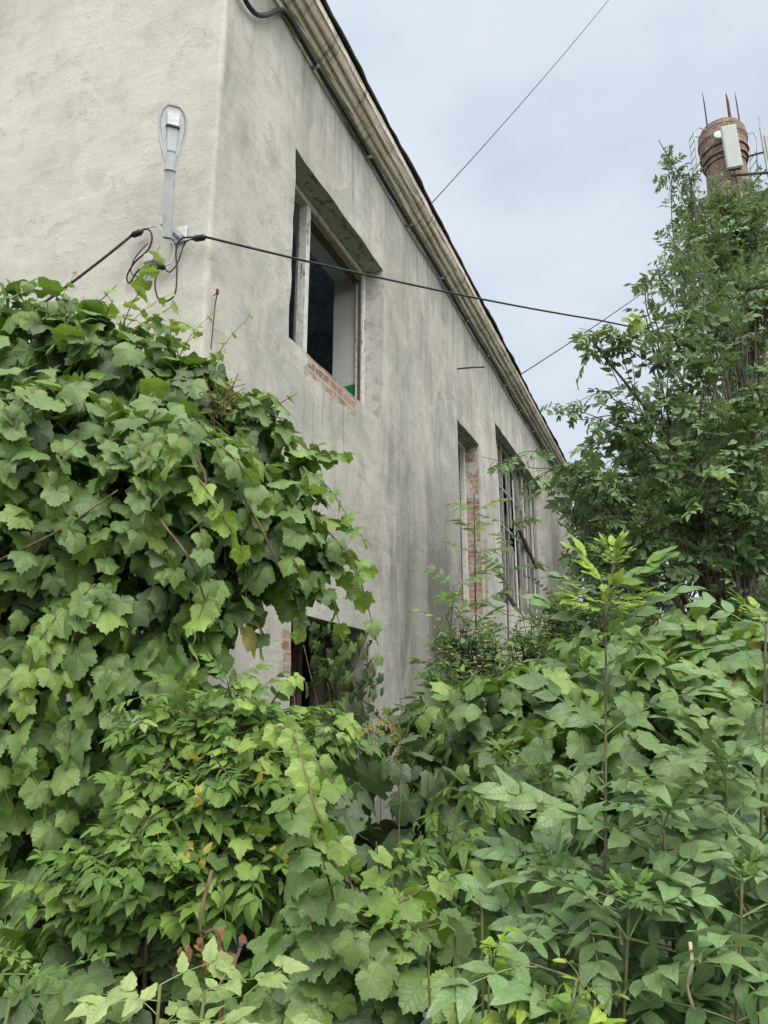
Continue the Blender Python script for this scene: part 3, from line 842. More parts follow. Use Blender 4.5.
def grape_tpl(seed, n=52, rings=(.45, .8, 1.0), lob=1.0):
    r = random.Random(seed)
    ctl = [(0, 1.0), (.22, .84), (.48, .70), (.62, .66), (.78, .74), (.98, .90), (1.2, .74), (1.45, .62), (1.66, .60), (1.95, .70), (2.25, .62), (2.6, .48), (2.9, .30), (PI, .10)]
    ctl = [(a, (q if a in (0, .98, 1.95, PI) else q + (1 - lob) * .12) * (1 + r.uniform(-.05, .05))) for a, q in ctl]
    def rad(a):
        a = abs(a)
        for (a0, r0), (a1, r1) in zip(ctl[:-1], ctl[1:]):
            if a <= a1: return r0 + (r1 - r0) * (a - a0) / (a1 - a0)
        return .1
    V = [(0, 0, 0)]; UVs = [(0, 0)]; F = []
    ph = r.uniform(0, 6); cup = r.uniform(-.3, .22); dr = r.uniform(.05, .5); fold = r.uniform(-.1, .3); tw = r.uniform(-.28, .28)
    for q, rr in enumerate(rings):
        for k in range(n):
            a = -PI + 2 * PI * (k + .5) / n
            R_ = rad(a)
            if rr == 1.0:
                R_ += (.05 if k % 2 else -.035) * (1 if k % 4 < 2 else .6) + r.uniform(-.012, .012)
            R_ *= rr
            x, y = R_ * sin(a), R_ * cos(a)
            z = cup * (x * x + y * y) - dr * max(0, y) ** 2 - fold * abs(x) * -1 * .5 + .035 * R_ * cos(a * 6.6) + .045 * rr * rr * sin(a * 3 + ph) + tw * x * y - .18 * x * x
            V.append((x, y + .12, z)); UVs.append((x, y))
    V[0] = (0, .12, 0)
    for k in range(n - 1): F.append((0, 1 + k + 1, 1 + k))
    F.append((0, 1, n))
    for q in range(len(rings) - 1):
        b0, b1 = 1 + q * n, 1 + (q + 1) * n
        for k in range(n - 1): F.append((b0 + k, b0 + k + 1, b1 + k + 1, b1 + k))
    F = [f[::-1] if len(f) == 3 else f[::-1] for f in F]
    # petiole
    b = len(V); 
    for (y, z) in ((.12, -.005), (-.35, -.12)):
        for dx in (-.014, .014): V.append((dx, y, z)); UVs.append((0, 0))
    F.append((b, b + 2, b + 3, b + 1))
    return Tpl(V, UVs, F)

def leaflet_geo(L, Wd, n, r, fold=.25, droop=.3, teeth=.06, shape=1.0, wave=.03):
    """ovate leaflet along +y from the origin; returns verts, uvs, faces"""
    V = []; UVs = []; F = []
    ph = r.uniform(0, 6); sk = r.uniform(-.08, .08)
    for i in range(n + 1):
        t = i / n
        w = Wd * (sin(PI * t ** (.72 * shape)) ** .85) * (1 - .25 * t) if 0 < t < 1 else 0.0
        if 0 < i < n: w *= 1 + (teeth if i % 2 else -teeth)
        y = L * t; z0 = -droop * L * t * t
        cx = sk * L * t * t
        zz = fold * w
        wv = wave * L * sin(t * 9 + ph)
        V += [(cx - w, y - .12 * w, z0 + zz + wv), (cx, y, z0), (cx + w, y - .12 * w, z0 + zz - wv)]
        UVs += [(-1, t), (0, t), (1, t)]
    for i in range(n):
        b = i * 3
        F += [(b, b + 1, b + 4, b + 3), (b + 1, b + 2, b + 5, b + 4)]
    return np.array(V), UVs, F

def xf(v, M3, t): return v @ np.array(M3).T + np.array(t)
def frame(T, N):
    T = np.asarray(T, float); T = T / (np.linalg.norm(T) + 1e-9)
    N = np.asarray(N, float); N = N - T * (N @ T); N = N / (np.linalg.norm(N) + 1e-9)
    return np.stack([np.cross(T, N), T, N], axis=1)

def compound_tpl(seed, pairs=3, ll=.36, lw=.085, n=9, ang=62, droop=.35, arch=.22, first=.28, terminal=1.15, teeth=.06, shape=1.0, rach=.011, grow=.25):
    r = random.Random(seed)
    V = []; UVs = []; F = []; Wt = []
    def add(v, uv, f, w=(1, 1, 1)):
        b = len(V); V.extend([tuple(q) for q in v]); UVs.extend(uv); F.extend([tuple(b + i for i in q) for q in f]); Wt.extend([w] * len(v))
    side = r.uniform(-.12, .12)
    def P(t): return np.array([side * t * t, t, -arch * t * t])
    def D(t): return np.array([2 * side * t, 1, -2 * arch * t])
    # rachis: thin 3-sided tube
    m = 6; ring = []
    for i in range(m + 1):
        t = i / m; p = P(t)
        for k in range(3):
            w = 2 * PI * k / 3 + .5; rr = rach * (1 - .6 * t)
            ring.append((p[0] + rr * cos(w), p[1], p[2] + rr * sin(w) - rr))
    fs = [(i * 3 + k, i * 3 + (k + 1) % 3, (i + 1) * 3 + (k + 1) % 3, (i + 1) * 3 + k) for i in range(m) for k in range(3)]
    add(ring, [(0, .5)] * len(ring), fs, (1.5, 1.35, 1.2))
    for j in range(pairs):
        t = first + (1 - first - .1) * j / max(1, pairs - 1) if pairs > 1 else .6
        for s_ in (-1, 1):
            sc = (1 + grow * j / max(1, pairs - 1)) * r.uniform(.88, 1.1)
            v, uv, f = leaflet_geo(ll * sc, lw * sc, n, r, r.uniform(.0, .28), r.uniform(.3, 1.1) * droop, teeth, shape)
            a = R(ang + r.uniform(-10, 10) - 8 * j) * s_
            T = np.array([sin(a), cos(a), r.uniform(-.25, .15) - .1]); 
            N = np.array([-s_ * r.uniform(-.15, .3), r.uniform(-.15, .15), 1])
            add(xf(v, frame(T, N), P(t + r.uniform(-.015, .015))), uv, f)
    v, uv, f = leaflet_geo(ll * terminal, lw * terminal * 1.05, n, r, .2, droop, teeth, shape)
    add(xf(v, frame(D(1), (0, .2, 1)), P(1)), uv, f)
    return Tpl(V, UVs, F, Wt)

def single_tpl(seed, lw=.24, n=8, teeth=.05, droop=.3, shape=1.0, pet=.15):
    r = random.Random(seed)
    v, uv, f = leaflet_geo(1, lw, n, r, r.uniform(.05, .35), droop * r.uniform(.5, 1.5), teeth, shape)
    v = v + np.array([0, pet, 0])
    b = len(v); V = [tuple(q) for q in v] + [(-.012, pet, 0), (.012, pet, 0), (.012, 0, 0), (-.012, 0, 0)]
    return Tpl(V, list(uv) + [(0, .5)] * 4, f + [(b, b + 1, b + 2, b + 3)])

def palm_tpl(seed, k=5, n=7):
    """five leaflets from one point (creeper)"""
    r = random.Random(seed); V = []; UVs = []; F = []
    for j in range(k):
        a = R(-100 + 200 * j / (k - 1)) + r.uniform(-.1, .1)
        L = (.62, .85, 1, .85, .62)[j]
        v, uv, f = leaflet_geo(L, .19 * L, n, r, .2, .35, .09)
        v = xf(v, frame((sin(a), cos(a), -.1), (0, 0, 1)), (0, 0, 0)); b = len(V)
        V += [tuple(q) for q in v]; UVs += uv; F += [tuple(b + i for i in q) for q in f]
    return Tpl(V, UVs, F)

TP = {
 'grape': [grape_tpl(s, 52, lob=random.Random(s).uniform(.1, 1.15)) for s in range(12)],
 'grape_lo': [grape_tpl(40 + s, 26, (.55, 1.0), .6) for s in range(5)],
 'ash': [compound_tpl(s, 3 + s % 2, .36, .10, 9, droop=.35, shape=.95) for s in range(8)],
 'ash_big': [compound_tpl(20 + s, 3 + (s % 2), .31, .082, 13, ang=58, droop=.3, arch=.26, teeth=.03, shape=1.0, rach=.013) for s in range(8)],
 'ash_lo': [compound_tpl(60 + s, 3 + s % 2, .36, .085, 4, droop=.4, teeth=0, rach=.014) for s in range(6)],
 'ash_tip': [compound_tpl(80 + s, 3, .5, .12, 11, ang=36, droop=.12, arch=-.1, first=.3) for s in range(5)],
 'locust': [compound_tpl(100 + s, 6, .15, .042, 5, ang=80, droop=.15, arch=.3, first=.15, teeth=0, shape=.85, grow=-.1) for s in range(5)],
 'elder': [compound_tpl(120 + s, 2, .42, .13, 8, ang=65, droop=.3, first=.42, teeth=.1) for s in range(6)],
 'single': [single_tpl(140 + s) for s in range(5)],
 'round': [single_tpl(150 + s, .33, 7, .02, .3, .85) for s in range(5)],
 'palm': [palm_tpl(160 + s) for s in range(4)],
}

GREENS = {
 'vine': ((.145, .29, .045), (.07, .175, .033), (.27, .42, .055)),
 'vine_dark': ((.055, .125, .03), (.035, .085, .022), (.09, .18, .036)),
 'vine_pale': ((.29, .47, .05), (.20, .39, .05), (.36, .52, .06)),
 'ash': ((.19, .32, .125), (.115, .215, .085), (.28, .41, .17)),
 'ash_far': ((.19, .30, .13), (.13, .22, .10), (.28, .40, .16)),
 'elder': ((.15, .29, .055), (.09, .20, .045), (.25, .40, .065)),
 'elder_pale': ((.34, .45, .16), (.26, .38, .12), (.42, .5, .22)),
 'lime': ((.34, .49, .07), (.27, .43, .065), (.42, .53, .09)),
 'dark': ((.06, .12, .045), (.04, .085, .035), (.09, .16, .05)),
 'yellow': ((.46, .40, .05), (.38, .38, .06), (.48, .32, .05)),
 'dry': ((.25, .12, .05), (.16, .075, .035), (.32, .18, .08)),
}
def tint_of(pal, k=None):
    A = GREENS[pal]; w = rng.dirichlet((2.2, 1.3, .9))
    c = sum(w[i] * np.array(A[i]) for i in range(3))
    return c * rng.uniform(.85, 1.15)

def in_building(p, pad=.05):
    q = w2l(p); return q[0] > -pad and q[1] > -pad and q[2] < 7.4

class Plant:
    def __init__(s, name, label, cat, base, stem_mat='twig', group=None):
        s.root = empty(name, base); tag(s.root, label, cat, group)
        s.base = np.array(base, float); s.inst = {}; s.stem = MB(); s.sm = stem_mat
    def leaf(s, kind, mat, p, T, N, size, tint, wide=1.0, chk=True):
        if chk and in_building(p): return
        if chk and np.linalg.norm(np.asarray(p) - EYE) < .62: return
        F = frame(T, N) * size; F[:, 0] *= wide
        k = int(rng.integers(len(TP[kind])))
        s.inst.setdefault(mat, {}).setdefault((kind, k), []).append((F, np.asarray(p, float), tint))
    def tube(s, pts, rad, n=5): 
        s.stem.tube([np.asarray(p) - s.base for p in pts], rad, n)
    def finish(s, names=None):
        for mat, groups in s.inst.items():
            Vs, UVs, Ts, Ls, Cs = [], [], [], [], []; off = 0
            for (kind, k), L in groups.items():
                t = TP[kind][k]; n = len(L)
                Ms = np.stack([q[0] for q in L]); Ps = np.stack([q[1] for q in L]) - s.base; Tn = np.stack([q[2] for q in L])
                v = np.einsum('nij,mj->nmi', Ms, t.v) + Ps[:, None, :]
                Vs.append(v.reshape(-1, 3)); m = len(t.v)
                UVs.append(np.tile(t.uv[t.loops], (n, 1)))
                Ts.append((Tn[:, None, :] * t.w[None]).reshape(-1, 3))
                Ls.append((t.loops[None] + (off + np.arange(n) * m)[:, None]).reshape(-1)); Cs.append(np.tile(t.cnt, n))
                off += n * m
            V_ = np.concatenate(Vs); L_ = np.concatenate(Ls); C_ = np.concatenate(Cs); U_ = np.concatenate(UVs); T_ = np.concatenate(Ts)
            name = (names or {}).get(mat, 'foliage')
            me = bpy.data.meshes.new(name)
            me.vertices.add(len(V_)); me.vertices.foreach_set('co', V_.ravel().astype(np.float32))
            me.loops.add(len(L_)); me.loops.foreach_set('vertex_index', L_.astype(np.int32))
            me.polygons.add(len(C_)); st = np.concatenate([[0], np.cumsum(C_)[:-1]])
            me.polygons.foreach_set('loop_start', st.astype(np.int32))
            try: me.polygons.foreach_set('loop_total', C_.astype(np.int32))
            except Exception: pass
            me.polygons.foreach_set('use_smooth', np.ones(len(C_), bool))
            me.update(calc_edges=True)
            uvl = me.uv_layers.new(name='leaf_uv'); uvl.data.foreach_set('uv', U_.ravel().astype(np.float32))
            ca = me.color_attributes.new('tint', 'FLOAT_COLOR', 'POINT')
            c4 = np.ones((len(V_), 4), np.float32); c4[:, :3] = T_; ca.data.foreach_set('color', c4.ravel())
            me.materials.append(M[mat])
            o = bpy.data.objects.new(name, me); COL.objects.link(o); o.parent = s.root
        if s.stem.v:
            s.stem.build('stem', M[s.sm], s.root, True)
        return s.root

def unit(v): v = np.asarray(v, float); return v / (np.linalg.norm(v) + 1e-9)
def rnd(n=1.0): return rng.normal(size=3) * n

def shell(P, lumps, kind, mat, pal, size, per_m2, layers=(1.0, .82, .6), up=.55, yellow=0.0, jit=.12, hang=.65, noise_gap=0.0, low_kind=None, faces_eye=.0, pal_dark=None, patch=None):
    """clothe ellipsoidal lumps with overlapping leaves: outer shell plus inner, darker layers"""
    C = [np.array(l[0], float) for l in lumps]; RR = [np.array(l[1] if hasattr(l[1], '__len__') else (l[1],) * 3, float) for l in lumps]
    for li, (c, r_) in enumerate(zip(C, RR)):
        area = 4 * PI * ((r_[0] * r_[1]) ** 1.6 / 3 + (r_[0] * r_[2]) ** 1.6 / 3 + (r_[1] * r_[2]) ** 1.6 / 3) ** (1 / 1.6)
        for ly, lay in enumerate(layers):
            n = int(area * per_m2 * lay * (1.0 if ly == 0 else .55))
            for _ in range(n):
                d = unit(rnd()); p = c + d * r_ * (lay + rng.normal() * jit * .5)
                skip = False
                for cj, (c2, r2) in enumerate(zip(C, RR)):
                    if cj != li and np.sum(((p - c2) / r2) ** 2) < (.70 * lay) ** 2: skip = True; break
                if skip or p[2] < .03: continue
                if noise_gap and vnoise(p[0], p[1], p[2], 2.6) < -1 + noise_gap * 1.1 : continue
                dirn = unit(d / r_)
                N = unit(dirn + np.array([0, 0, up]) + rnd(.38) + faces_eye * unit(EYE - p))
                T = unit(np.array([0, 0, -hang]) + dirn * .45 + rnd(.38))
                if abs(T @ N) > .93: T = unit(T + rnd(.6))
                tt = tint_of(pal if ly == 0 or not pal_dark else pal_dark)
                k1 = vnoise(p[0], p[1], p[2], 1.9); s_ = size * rng.uniform(.5, 1.3)
                tt = tt * (1 + .35 * k1)
                if rng.random() < .01: tt = tint_of('dry') * .9; s_ *= .45
                if patch and vnoise(p[0] + 7, p[1], p[2], 2.2) > .33: tt = tint_of(patch)
                if yellow and rng.random() < yellow: tt = tint_of('yellow')
                kd = kind if ly == 0 or not low_kind else low_kind
                P.leaf(kd, mat, p, T, N, s_, tt, rng.uniform(.8, 1.05))

def shoot(P, ctrl, kind, mat, pal, size0, size1, step, rad=(.004, .0015), pairs=False, droop=.6, palend=None, n=24, start=.0, chk=True, upN=.8, spread=.9, nr=.2):
    pts = spline(ctrl, n); N = len(pts)
    P.tube(pts, list(np.linspace(rad[0], rad[1], N)), 5)
    d = [0]
    for a, b in zip(pts[:-1], pts[1:]): d.append(d[-1] + np.linalg.norm(b - a))
    Lt = d[-1]; x = Lt * start + step * .3; k = 0
    while x < Lt:
        i = min(N - 2, int(np.searchsorted(d, x)) - 1 if x > 0 else 0); i = max(0, i)
        f = (x - d[i]) / max(1e-6, d[i + 1] - d[i]); p = pts[i] + (pts[i + 1] - pts[i]) * f
        tg = unit(pts[i + 1] - pts[i]); q = x / Lt; sz = size0 + (size1 - size0) * q
        lat = unit(np.cross(tg, np.array([0, 0, 1]) + rnd(.15)))
        if pairs and abs(tg[2]) > .8:        # decussate pairs on an upright stem
            a = (PI / 2) * (k % 2) + rng.normal() * .35; lat = np.array([cos(a), sin(a), 0])
        for s_ in ((1, -1) if pairs else ((1,) if k % 2 else (-1,))):
            T = unit(lat * s_ * spread + tg * .55 + np.array([0, 0, -droop * .5]) + rnd(.12 + nr * .35) + (np.array([0, 0, .9 * max(0, q - .6) * 1.2]) if pairs and abs(tg[2]) > .8 else 0))
            Nn = unit(np.array([0, 0, upN]) + rnd(nr) + unit(EYE - p) * .25)
            if kind.startswith('grape'): T = unit(T + np.array([0, 0, -droop]))
            tt = tint_of(palend if palend and q > .72 else pal)
            P.leaf(kind, mat, p, T, Nn, sz * rng.uniform(.85, 1.12), tt, 1.0, chk)
        x += step * rng.uniform(.8, 1.2); k += 1
    return pts

def R2(px, Y): return px * Y / 760.0
def L(x, y, Y, rx, ry=None, rd=None):
    """lump centred at photo (x, y), Y metres ahead, radii given in photo pixels"""
    ry = ry or rx; a = R2(rx, Y); b_ = R2(ry, Y); d_ = (rd if rd else (a + b_) / 2)
    return (at(x, y, Y), (a, d_, b_))

# ---- 1. large grape vine over the corner
P = Plant('grape_vine', 'large green grape vine piled over the front corner, reaching up below the street lamp', 'vine', (-1.35, 2.9, 0), 'vine_stem')
up_l = [L(25, 365, 3.3, 85), L(112, 385, 3.3, 78), L(190, 430, 3.35, 66), L(247, 452, 3.3, 52), L(60, 470, 3.0, 95), L(165, 505, 3.0, 95), L(255, 530, 3.1, 62),
        L(-60, 430, 3.2, 100), L(300, 565, 3.25, 34), L(30, 590, 2.95, 90), L(130, 600, 2.9, 82), L(205, 605, 3.05, 44), L(-60, 560, 3.0, 100), L(298, 500, 3.3, 24, 38)]
lo_l = [L(45, 690, 3.0, 90), L(140, 690, 3.0, 70), L(30, 790, 2.9, 85), L(120, 800, 2.95, 70), L(195, 690, 3.05, 36), L(-60, 700, 3.0, 100), L(-60, 850, 2.9, 90), L(95, 855, 2.95, 42), L(40, 925, 2.75, 70, 55), L(130, 950, 2.5, 65, 50), L(210, 960, 2.45, 50, 42), L(60, 985, 2.3, 70, 40), L(150, 1005, 2.3, 60, 35)]
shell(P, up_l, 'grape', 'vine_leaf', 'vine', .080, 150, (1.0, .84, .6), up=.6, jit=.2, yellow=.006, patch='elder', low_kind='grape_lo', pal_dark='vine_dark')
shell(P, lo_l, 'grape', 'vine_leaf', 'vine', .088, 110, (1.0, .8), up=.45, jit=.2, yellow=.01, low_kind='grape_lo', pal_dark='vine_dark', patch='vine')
base = P.base
P.tube(spline([base, base + [.1, .1, .9], base + [-.1, 0, 1.7], at(120, 480, 3.1)], 20), list(np.linspace(.035, .018, 19)), 7)
for k in range(5):
    e_ = at(*[(40, 400, 3.2), (200, 440, 3.2), (260, 520, 3.0), (90, 540, 2.9), (30, 640, 2.9)][k])
    P.tube(spline([base + [.02 * k, 0, .2], base + [.15 * k - .3, .1, 1.2], (base + e_) / 2 + rnd(.1) + [0, 0, .4], e_], 20), list(np.linspace(.016, .005, 19)), 5)
# edge shoots that break the outline
top = [(10, 300), (45, 305), (85, 300), (120, 315), (150, 350), (190, 370), (230, 385), (262, 395), (290, 430)]
for k, (x, y) in enumerate(top):
    for j in range(2):
        a = at(x + rng.uniform(-15, 15), y + 30, 3.2); d_ = np.array([rng.uniform(-.15, .25), rng.uniform(-.15, .1), rng.uniform(.05, .2)])
        shoot(P, [a, a + d_ * .5, a + d_ * 1.1 + [0, 0, -.03]], 'grape', 'vine_leaf', 'vine', .075, .04, .05, palend='vine_pale')
for (x, y, x2, y2) in ((300, 470, 350, 520), (310, 520, 372, 545), (320, 560, 372, 570), (315, 580, 345, 640), (300, 590, 300, 640), (270, 430, 300, 455), (255, 600, 262, 660), (320, 560, 365, 610), (250, 395, 290, 415)):
    a = at(x, y, 3.2); b_ = at(x2, y2, 3.15)
    shoot(P, [a, (a + b_) / 2 + [0, 0, .05], b_], 'grape', 'vine_leaf', 'vine', .078, .045, .06, palend='vine_pale')
for k in range(9):
    x = rng.uniform(0, 260); a = at(x, 330 + max(0, x - 120) * .55, 3.25); d_ = np.array([rng.uniform(-.1, .25), rng.uniform(-.1, .1), rng.uniform(.12, .26)])
    shoot(P, [a, a + d_ * .6, a + d_ * 1.2 + [.04, 0, -.02]], 'grape', 'vine_leaf', 'vine_pale', .045, .022, .06, (.0022, .0008), palend='lime')
# long pendent shoot across the lower window
shoot(P, [at(318, 520, 3.1), at(352, 560, 3.1), at(366, 600, 3.1), at(378, 645, 3.1)], 'grape', 'vine_leaf', 'vine', .065, .05, .10, (.004, .002))
# climbing shoot that reaches the lamp cables
shoot(P, [at(120, 340, 3.6), at(128, 312, 3.7), at(143, 285, 3.8), at(152, 262, 3.86), at(160, 246, 3.88)], 'grape', 'vine_leaf', 'vine_pale', .065, .075, .08, (.0035, .002))
shoot(P, [at(165, 400, 3.4), at(168, 345, 3.5), at(176, 322, 3.55), at(196, 330, 3.5)], 'grape', 'vine_leaf', 'vine_pale', .06, .05, .06)
# inner stems and long brown canes visible on the surface
for (a, b_, c_) in (((0, 560, 2.6), (60, 530, 2.55), (118, 490, 2.6)), ((180, 440, 2.75), (205, 475, 2.6), (200, 520, 2.62)), ((230, 470, 2.85), (262, 530, 2.8), (282, 575, 2.9)), ((160, 520, 2.55), (190, 560, 2.5), (205, 600, 2.6))):
    P.tube(spline([at(*a), at(*b_), at(*c_)], 14), list(np.linspace(.006, .003, 15)), 5)
# cascades of brighter leaves hanging down the face
for k in range(34):
    x, y = rng.uniform(-10, 290), rng.uniform(380, 620); Y0 = 2.62 + rng.uniform(-.05, .15) + (.25 if x > 230 else 0)
    if y < 380 + (x - 120) * .45: continue
    a = at(x, y, Y0); d_ = np.array([rng.uniform(-.1, .22), -.06, -rng.uniform(.15, .4)])
    shoot(P, [a, a + d_ * .5 + [0, -.06, .02], a + d_], 'grape', 'vine_leaf', 'vine' if k % 3 else 'vine_pale', .075, .05, .055, droop=.5)
for k in range(16):
    x, y = rng.uniform(-10, 170), rng.uniform(640, 800); a = at(x, y, 2.6); d_ = np.array([rng.uniform(-.1, .2), -.08, -rng.uniform(.15, .35)])
    shoot(P, [a, a + d_ * .5 + [0, -.05, .02], a + d_], 'grape', 'vine_leaf', 'vine', .085, .055, .06, droop=.5)
P.finish()

# withered tuft on top of the vine
P = Plant('dead_vine_tuft', 'withered brown vine tuft sticking out beside the top right of the vine', 'dead vine', at(222, 400, 3.05), 'vine_stem')
for k in range(26):
    a = at(215 + rng.uniform(-12, 22), 400 + rng.uniform(-12, 14), 3.0); P.tube(spline([a, a + rnd(.03), a + rnd(.05) + [0, 0, .02]], 6), .002, 4)
    P.leaf('single', 'dry', a, rnd(), rnd(), .03, tint_of('dry'))
P.finish({'dry': 'dead_leaves'})

# ---- 2. box elder shrub in front of the lower wall
P = Plant('box_elder_shrub', 'bright green shrub tangled with vine, with some yellow leaves, in front of the lower window', 'shrub', (-.75, 2.5, 0), 'twig')
def twigs(P, c, r_, n, kind, mat, pal, size, step, org, palend=None, yellow=0, up=.3, pairs=True, rad=(.004, .0015), droop=.5):
    c = np.array(c, float); org = np.array(org, float)
    for _ in range(n):
        d = unit(rnd() + [0, 0, up]); e_ = c + d * np.array(r_) * rng.uniform(.65, 1.0); s_ = c + (org - c) * rng.uniform(.0, .35) - d * np.array(r_) * .2
        mid = (s_ + e_) / 2 + rnd(.04) + [0, 0, .12 * np.linalg.norm(e_ - s_)]
        if in_building(e_, .02): continue
        shoot(P, [s_, mid, e_], kind, mat, 'yellow' if rng.random() < yellow else pal, size, size * .7, step, rad, pairs, droop, palend, 10, .25)
org = P.base + [0, 0, .5]
for l in [L(180, 735, 2.5, 60), L(260, 720, 2.45, 60), L(320, 745, 2.5, 50), L(170, 810, 2.35, 65), L(250, 790, 2.3, 60), L(150, 870, 2.2, 60), L(230, 850, 2.25, 50), L(90, 880, 2.3, 45), L(300, 820, 2.5, 50)]:
    P.tube(spline([org - [0, 0, .48], (org + l[0]) / 2 + rnd(.08), l[0]], 10), list(np.linspace(.012, .004, 11)), 5)
    twigs(P, l[0], l[1], 17, 'grape', 'vine_leaf', 'vine', .058, .045, org, palend='vine_pale', pairs=False)
    twigs(P, l[0], l[1], 5, 'ash_lo', 'soft_leaf', 'elder', .16, .085, org, palend='elder')
    twigs(P, l[0], l[1], 6, 'elder', 'soft_leaf', 'elder', .12, .085, org, yellow=.03, palend='elder_pale' if rng.random() < .3 else 'elder')
for (x, y) in ((190, 755), (195, 792), (200, 862), (188, 850), (295, 770), (210, 955), (205, 965), (285, 850), (260, 765)):
    for j in range(4): P.leaf('single', 'soft_leaf', at(x + rng.uniform(-8, 8), y + rng.uniform(-8, 8), 2.05), rnd(.8) + [0, 0, -.3], [0, -1, .5] + rnd(.5), rng.uniform(.02, .036), tint_of('yellow'), 1.3)
P.finish()

# understorey filling the shade behind
P = Plant('ivy_thicket', 'dark leafy thicket in the shade at the foot of the wall', 'thicket', (-.2, 3.2, 0), 'twig')
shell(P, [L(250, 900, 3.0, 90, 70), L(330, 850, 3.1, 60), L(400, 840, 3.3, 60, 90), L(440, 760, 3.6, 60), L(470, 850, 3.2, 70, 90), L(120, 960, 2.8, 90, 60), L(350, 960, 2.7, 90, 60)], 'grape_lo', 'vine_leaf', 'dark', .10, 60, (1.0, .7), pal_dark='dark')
shell(P, [L(250, 900, 2.85, 90, 70), L(350, 890, 2.9, 70, 60)], 'single', 'soft_leaf', 'vine_dark', .09, 90, (1.0,))
for k in range(14):
    x = 180 + 20 * k; a = at(x, 1000, 2.9); a[2] = .02; P.tube(spline([a, a + rnd(.06) + [0, 0, .5], at(x + rng.uniform(-30, 30), rng.uniform(760, 860), 3.0)], 10), list(np.linspace(.009, .003, 11)), 5)
P.finish()

# ---- 3. pale hanging grape shoot in the middle
P = Plant('young_grape_shoot', 'pale green young grape shoot hanging in front of the shrub left of centre', 'vine', at(250, 735, 2.1), 'vine_stem')
shoot(P, [at(240, 745, 2.15), at(285, 728, 2.0), at(303, 765, 1.92), at(318, 815, 1.88), at(342, 845, 1.86), at(352, 872, 1.86)], 'grape', 'vine_leaf', 'vine_pale', .055, .042, .05, (.003, .0015), droop=.9, upN=.3)
shoot(P, [at(290, 735, 2.0), at(320, 765, 1.93), at(345, 800, 1.9)], 'grape', 'vine_leaf', 'vine_pale', .055, .045, .06, (.003, .0015), droop=.9, upN=.3)
P.finish()

# ---- 4. big-leaved grape at the bottom centre
P = Plant('low_grape_vine', 'broad-leaved grape vine low in the foreground at the bottom centre', 'vine', (.05, 2.0, 0), 'vine_stem')
shell(P, [L(330, 965, 2.15, 60, 45, .12), L(400, 960, 2.1, 70, 50, .12), L(440, 1010, 2.0, 70, 55, .12), L(340, 1030, 2.0, 80, 55, .12), L(320, 920, 2.3, 40, 30, .1), L(270, 1010, 2.1, 50, 35, .1)], 'grape', 'vine_leaf', 'vine', .085, 120, (1.0, .75), up=.8, low_kind='grape_lo', pal_dark='vine_dark', faces_eye=.4)
for k in range(12):
    a = at(rng.uniform(290, 460), rng.uniform(915, 1000), 1.95); d_ = rnd(.09) + [0, -.03, .06]
    shoot(P, [a, a + d_, a + d_ * 2 + [0, 0, -.03]], 'grape', 'vine_leaf', 'vine_pale' if k % 3 == 0 else 'vine', .07, .045, .05)
P.finish()
# plastic sheet
b = MB(); n = 10; vs = []; fs = []
c0 = at(380, 1030, 2.1)
for i in range(n + 1):
    for j in range(n + 1):
        vs.append((c0[0] + .03 * (i - n / 2), c0[1] + .16 + .02 * (j - 5), c0[2] - .15 + .045 * (j - 3) + .06 * vnoise(i * .31, j * .27, 0, 1.5)))
for i in range(n):
    for j in range(n): k = i * (n + 1) + j; fs.append((k, k + n + 1, k + n + 2, k + 1))
b.add(vs, fs); tag(b.build('plastic_sheet', M['sheet'], None, True), 'crumpled pale blue plastic sheet glimpsed between the lowest leaves', 'plastic sheet')

# ---- 5. vine inside and around the lower window
P = Plant('window_vine', 'dark creeper filling the lower window opening', 'vine', l2w(2.2, -.12, 0), 'vine_stem')
for k in range(230):
    s_, z = rng.uniform(1.3, 2.62), rng.uniform(1.0, 2.24)
    if s_ < 1.55 and rng.random() < .75: continue
    p = l2w(s_, rng.uniform(-.16, .16), z)
    P.leaf('grape_lo' if k % 3 else 'palm', 'vine_leaf' if k % 3 else 'soft_leaf', p, unit(np.array([0, 0, -1]) + rnd(.3)), unit(-V * 1.0 + [0, 0, .3] + rnd(.3)), rng.uniform(.06, .10), tint_of('vine_dark' if rng.random() < .6 else 'vine'), 1, False)
for k in range(7):
    s_ = rng.uniform(1.3, 2.6); P.tube(spline([l2w(s_, -.05, 0.0), l2w(s_ + rng.uniform(-.2, .2), -.1, .9), l2w(s_ + rng.uniform(-.2, .2), -.04, 1.5), l2w(s_ + rng.uniform(-.4, .3), .05, rng.uniform(1.8, 2.15))], 18), .004, 5)
P.finish()

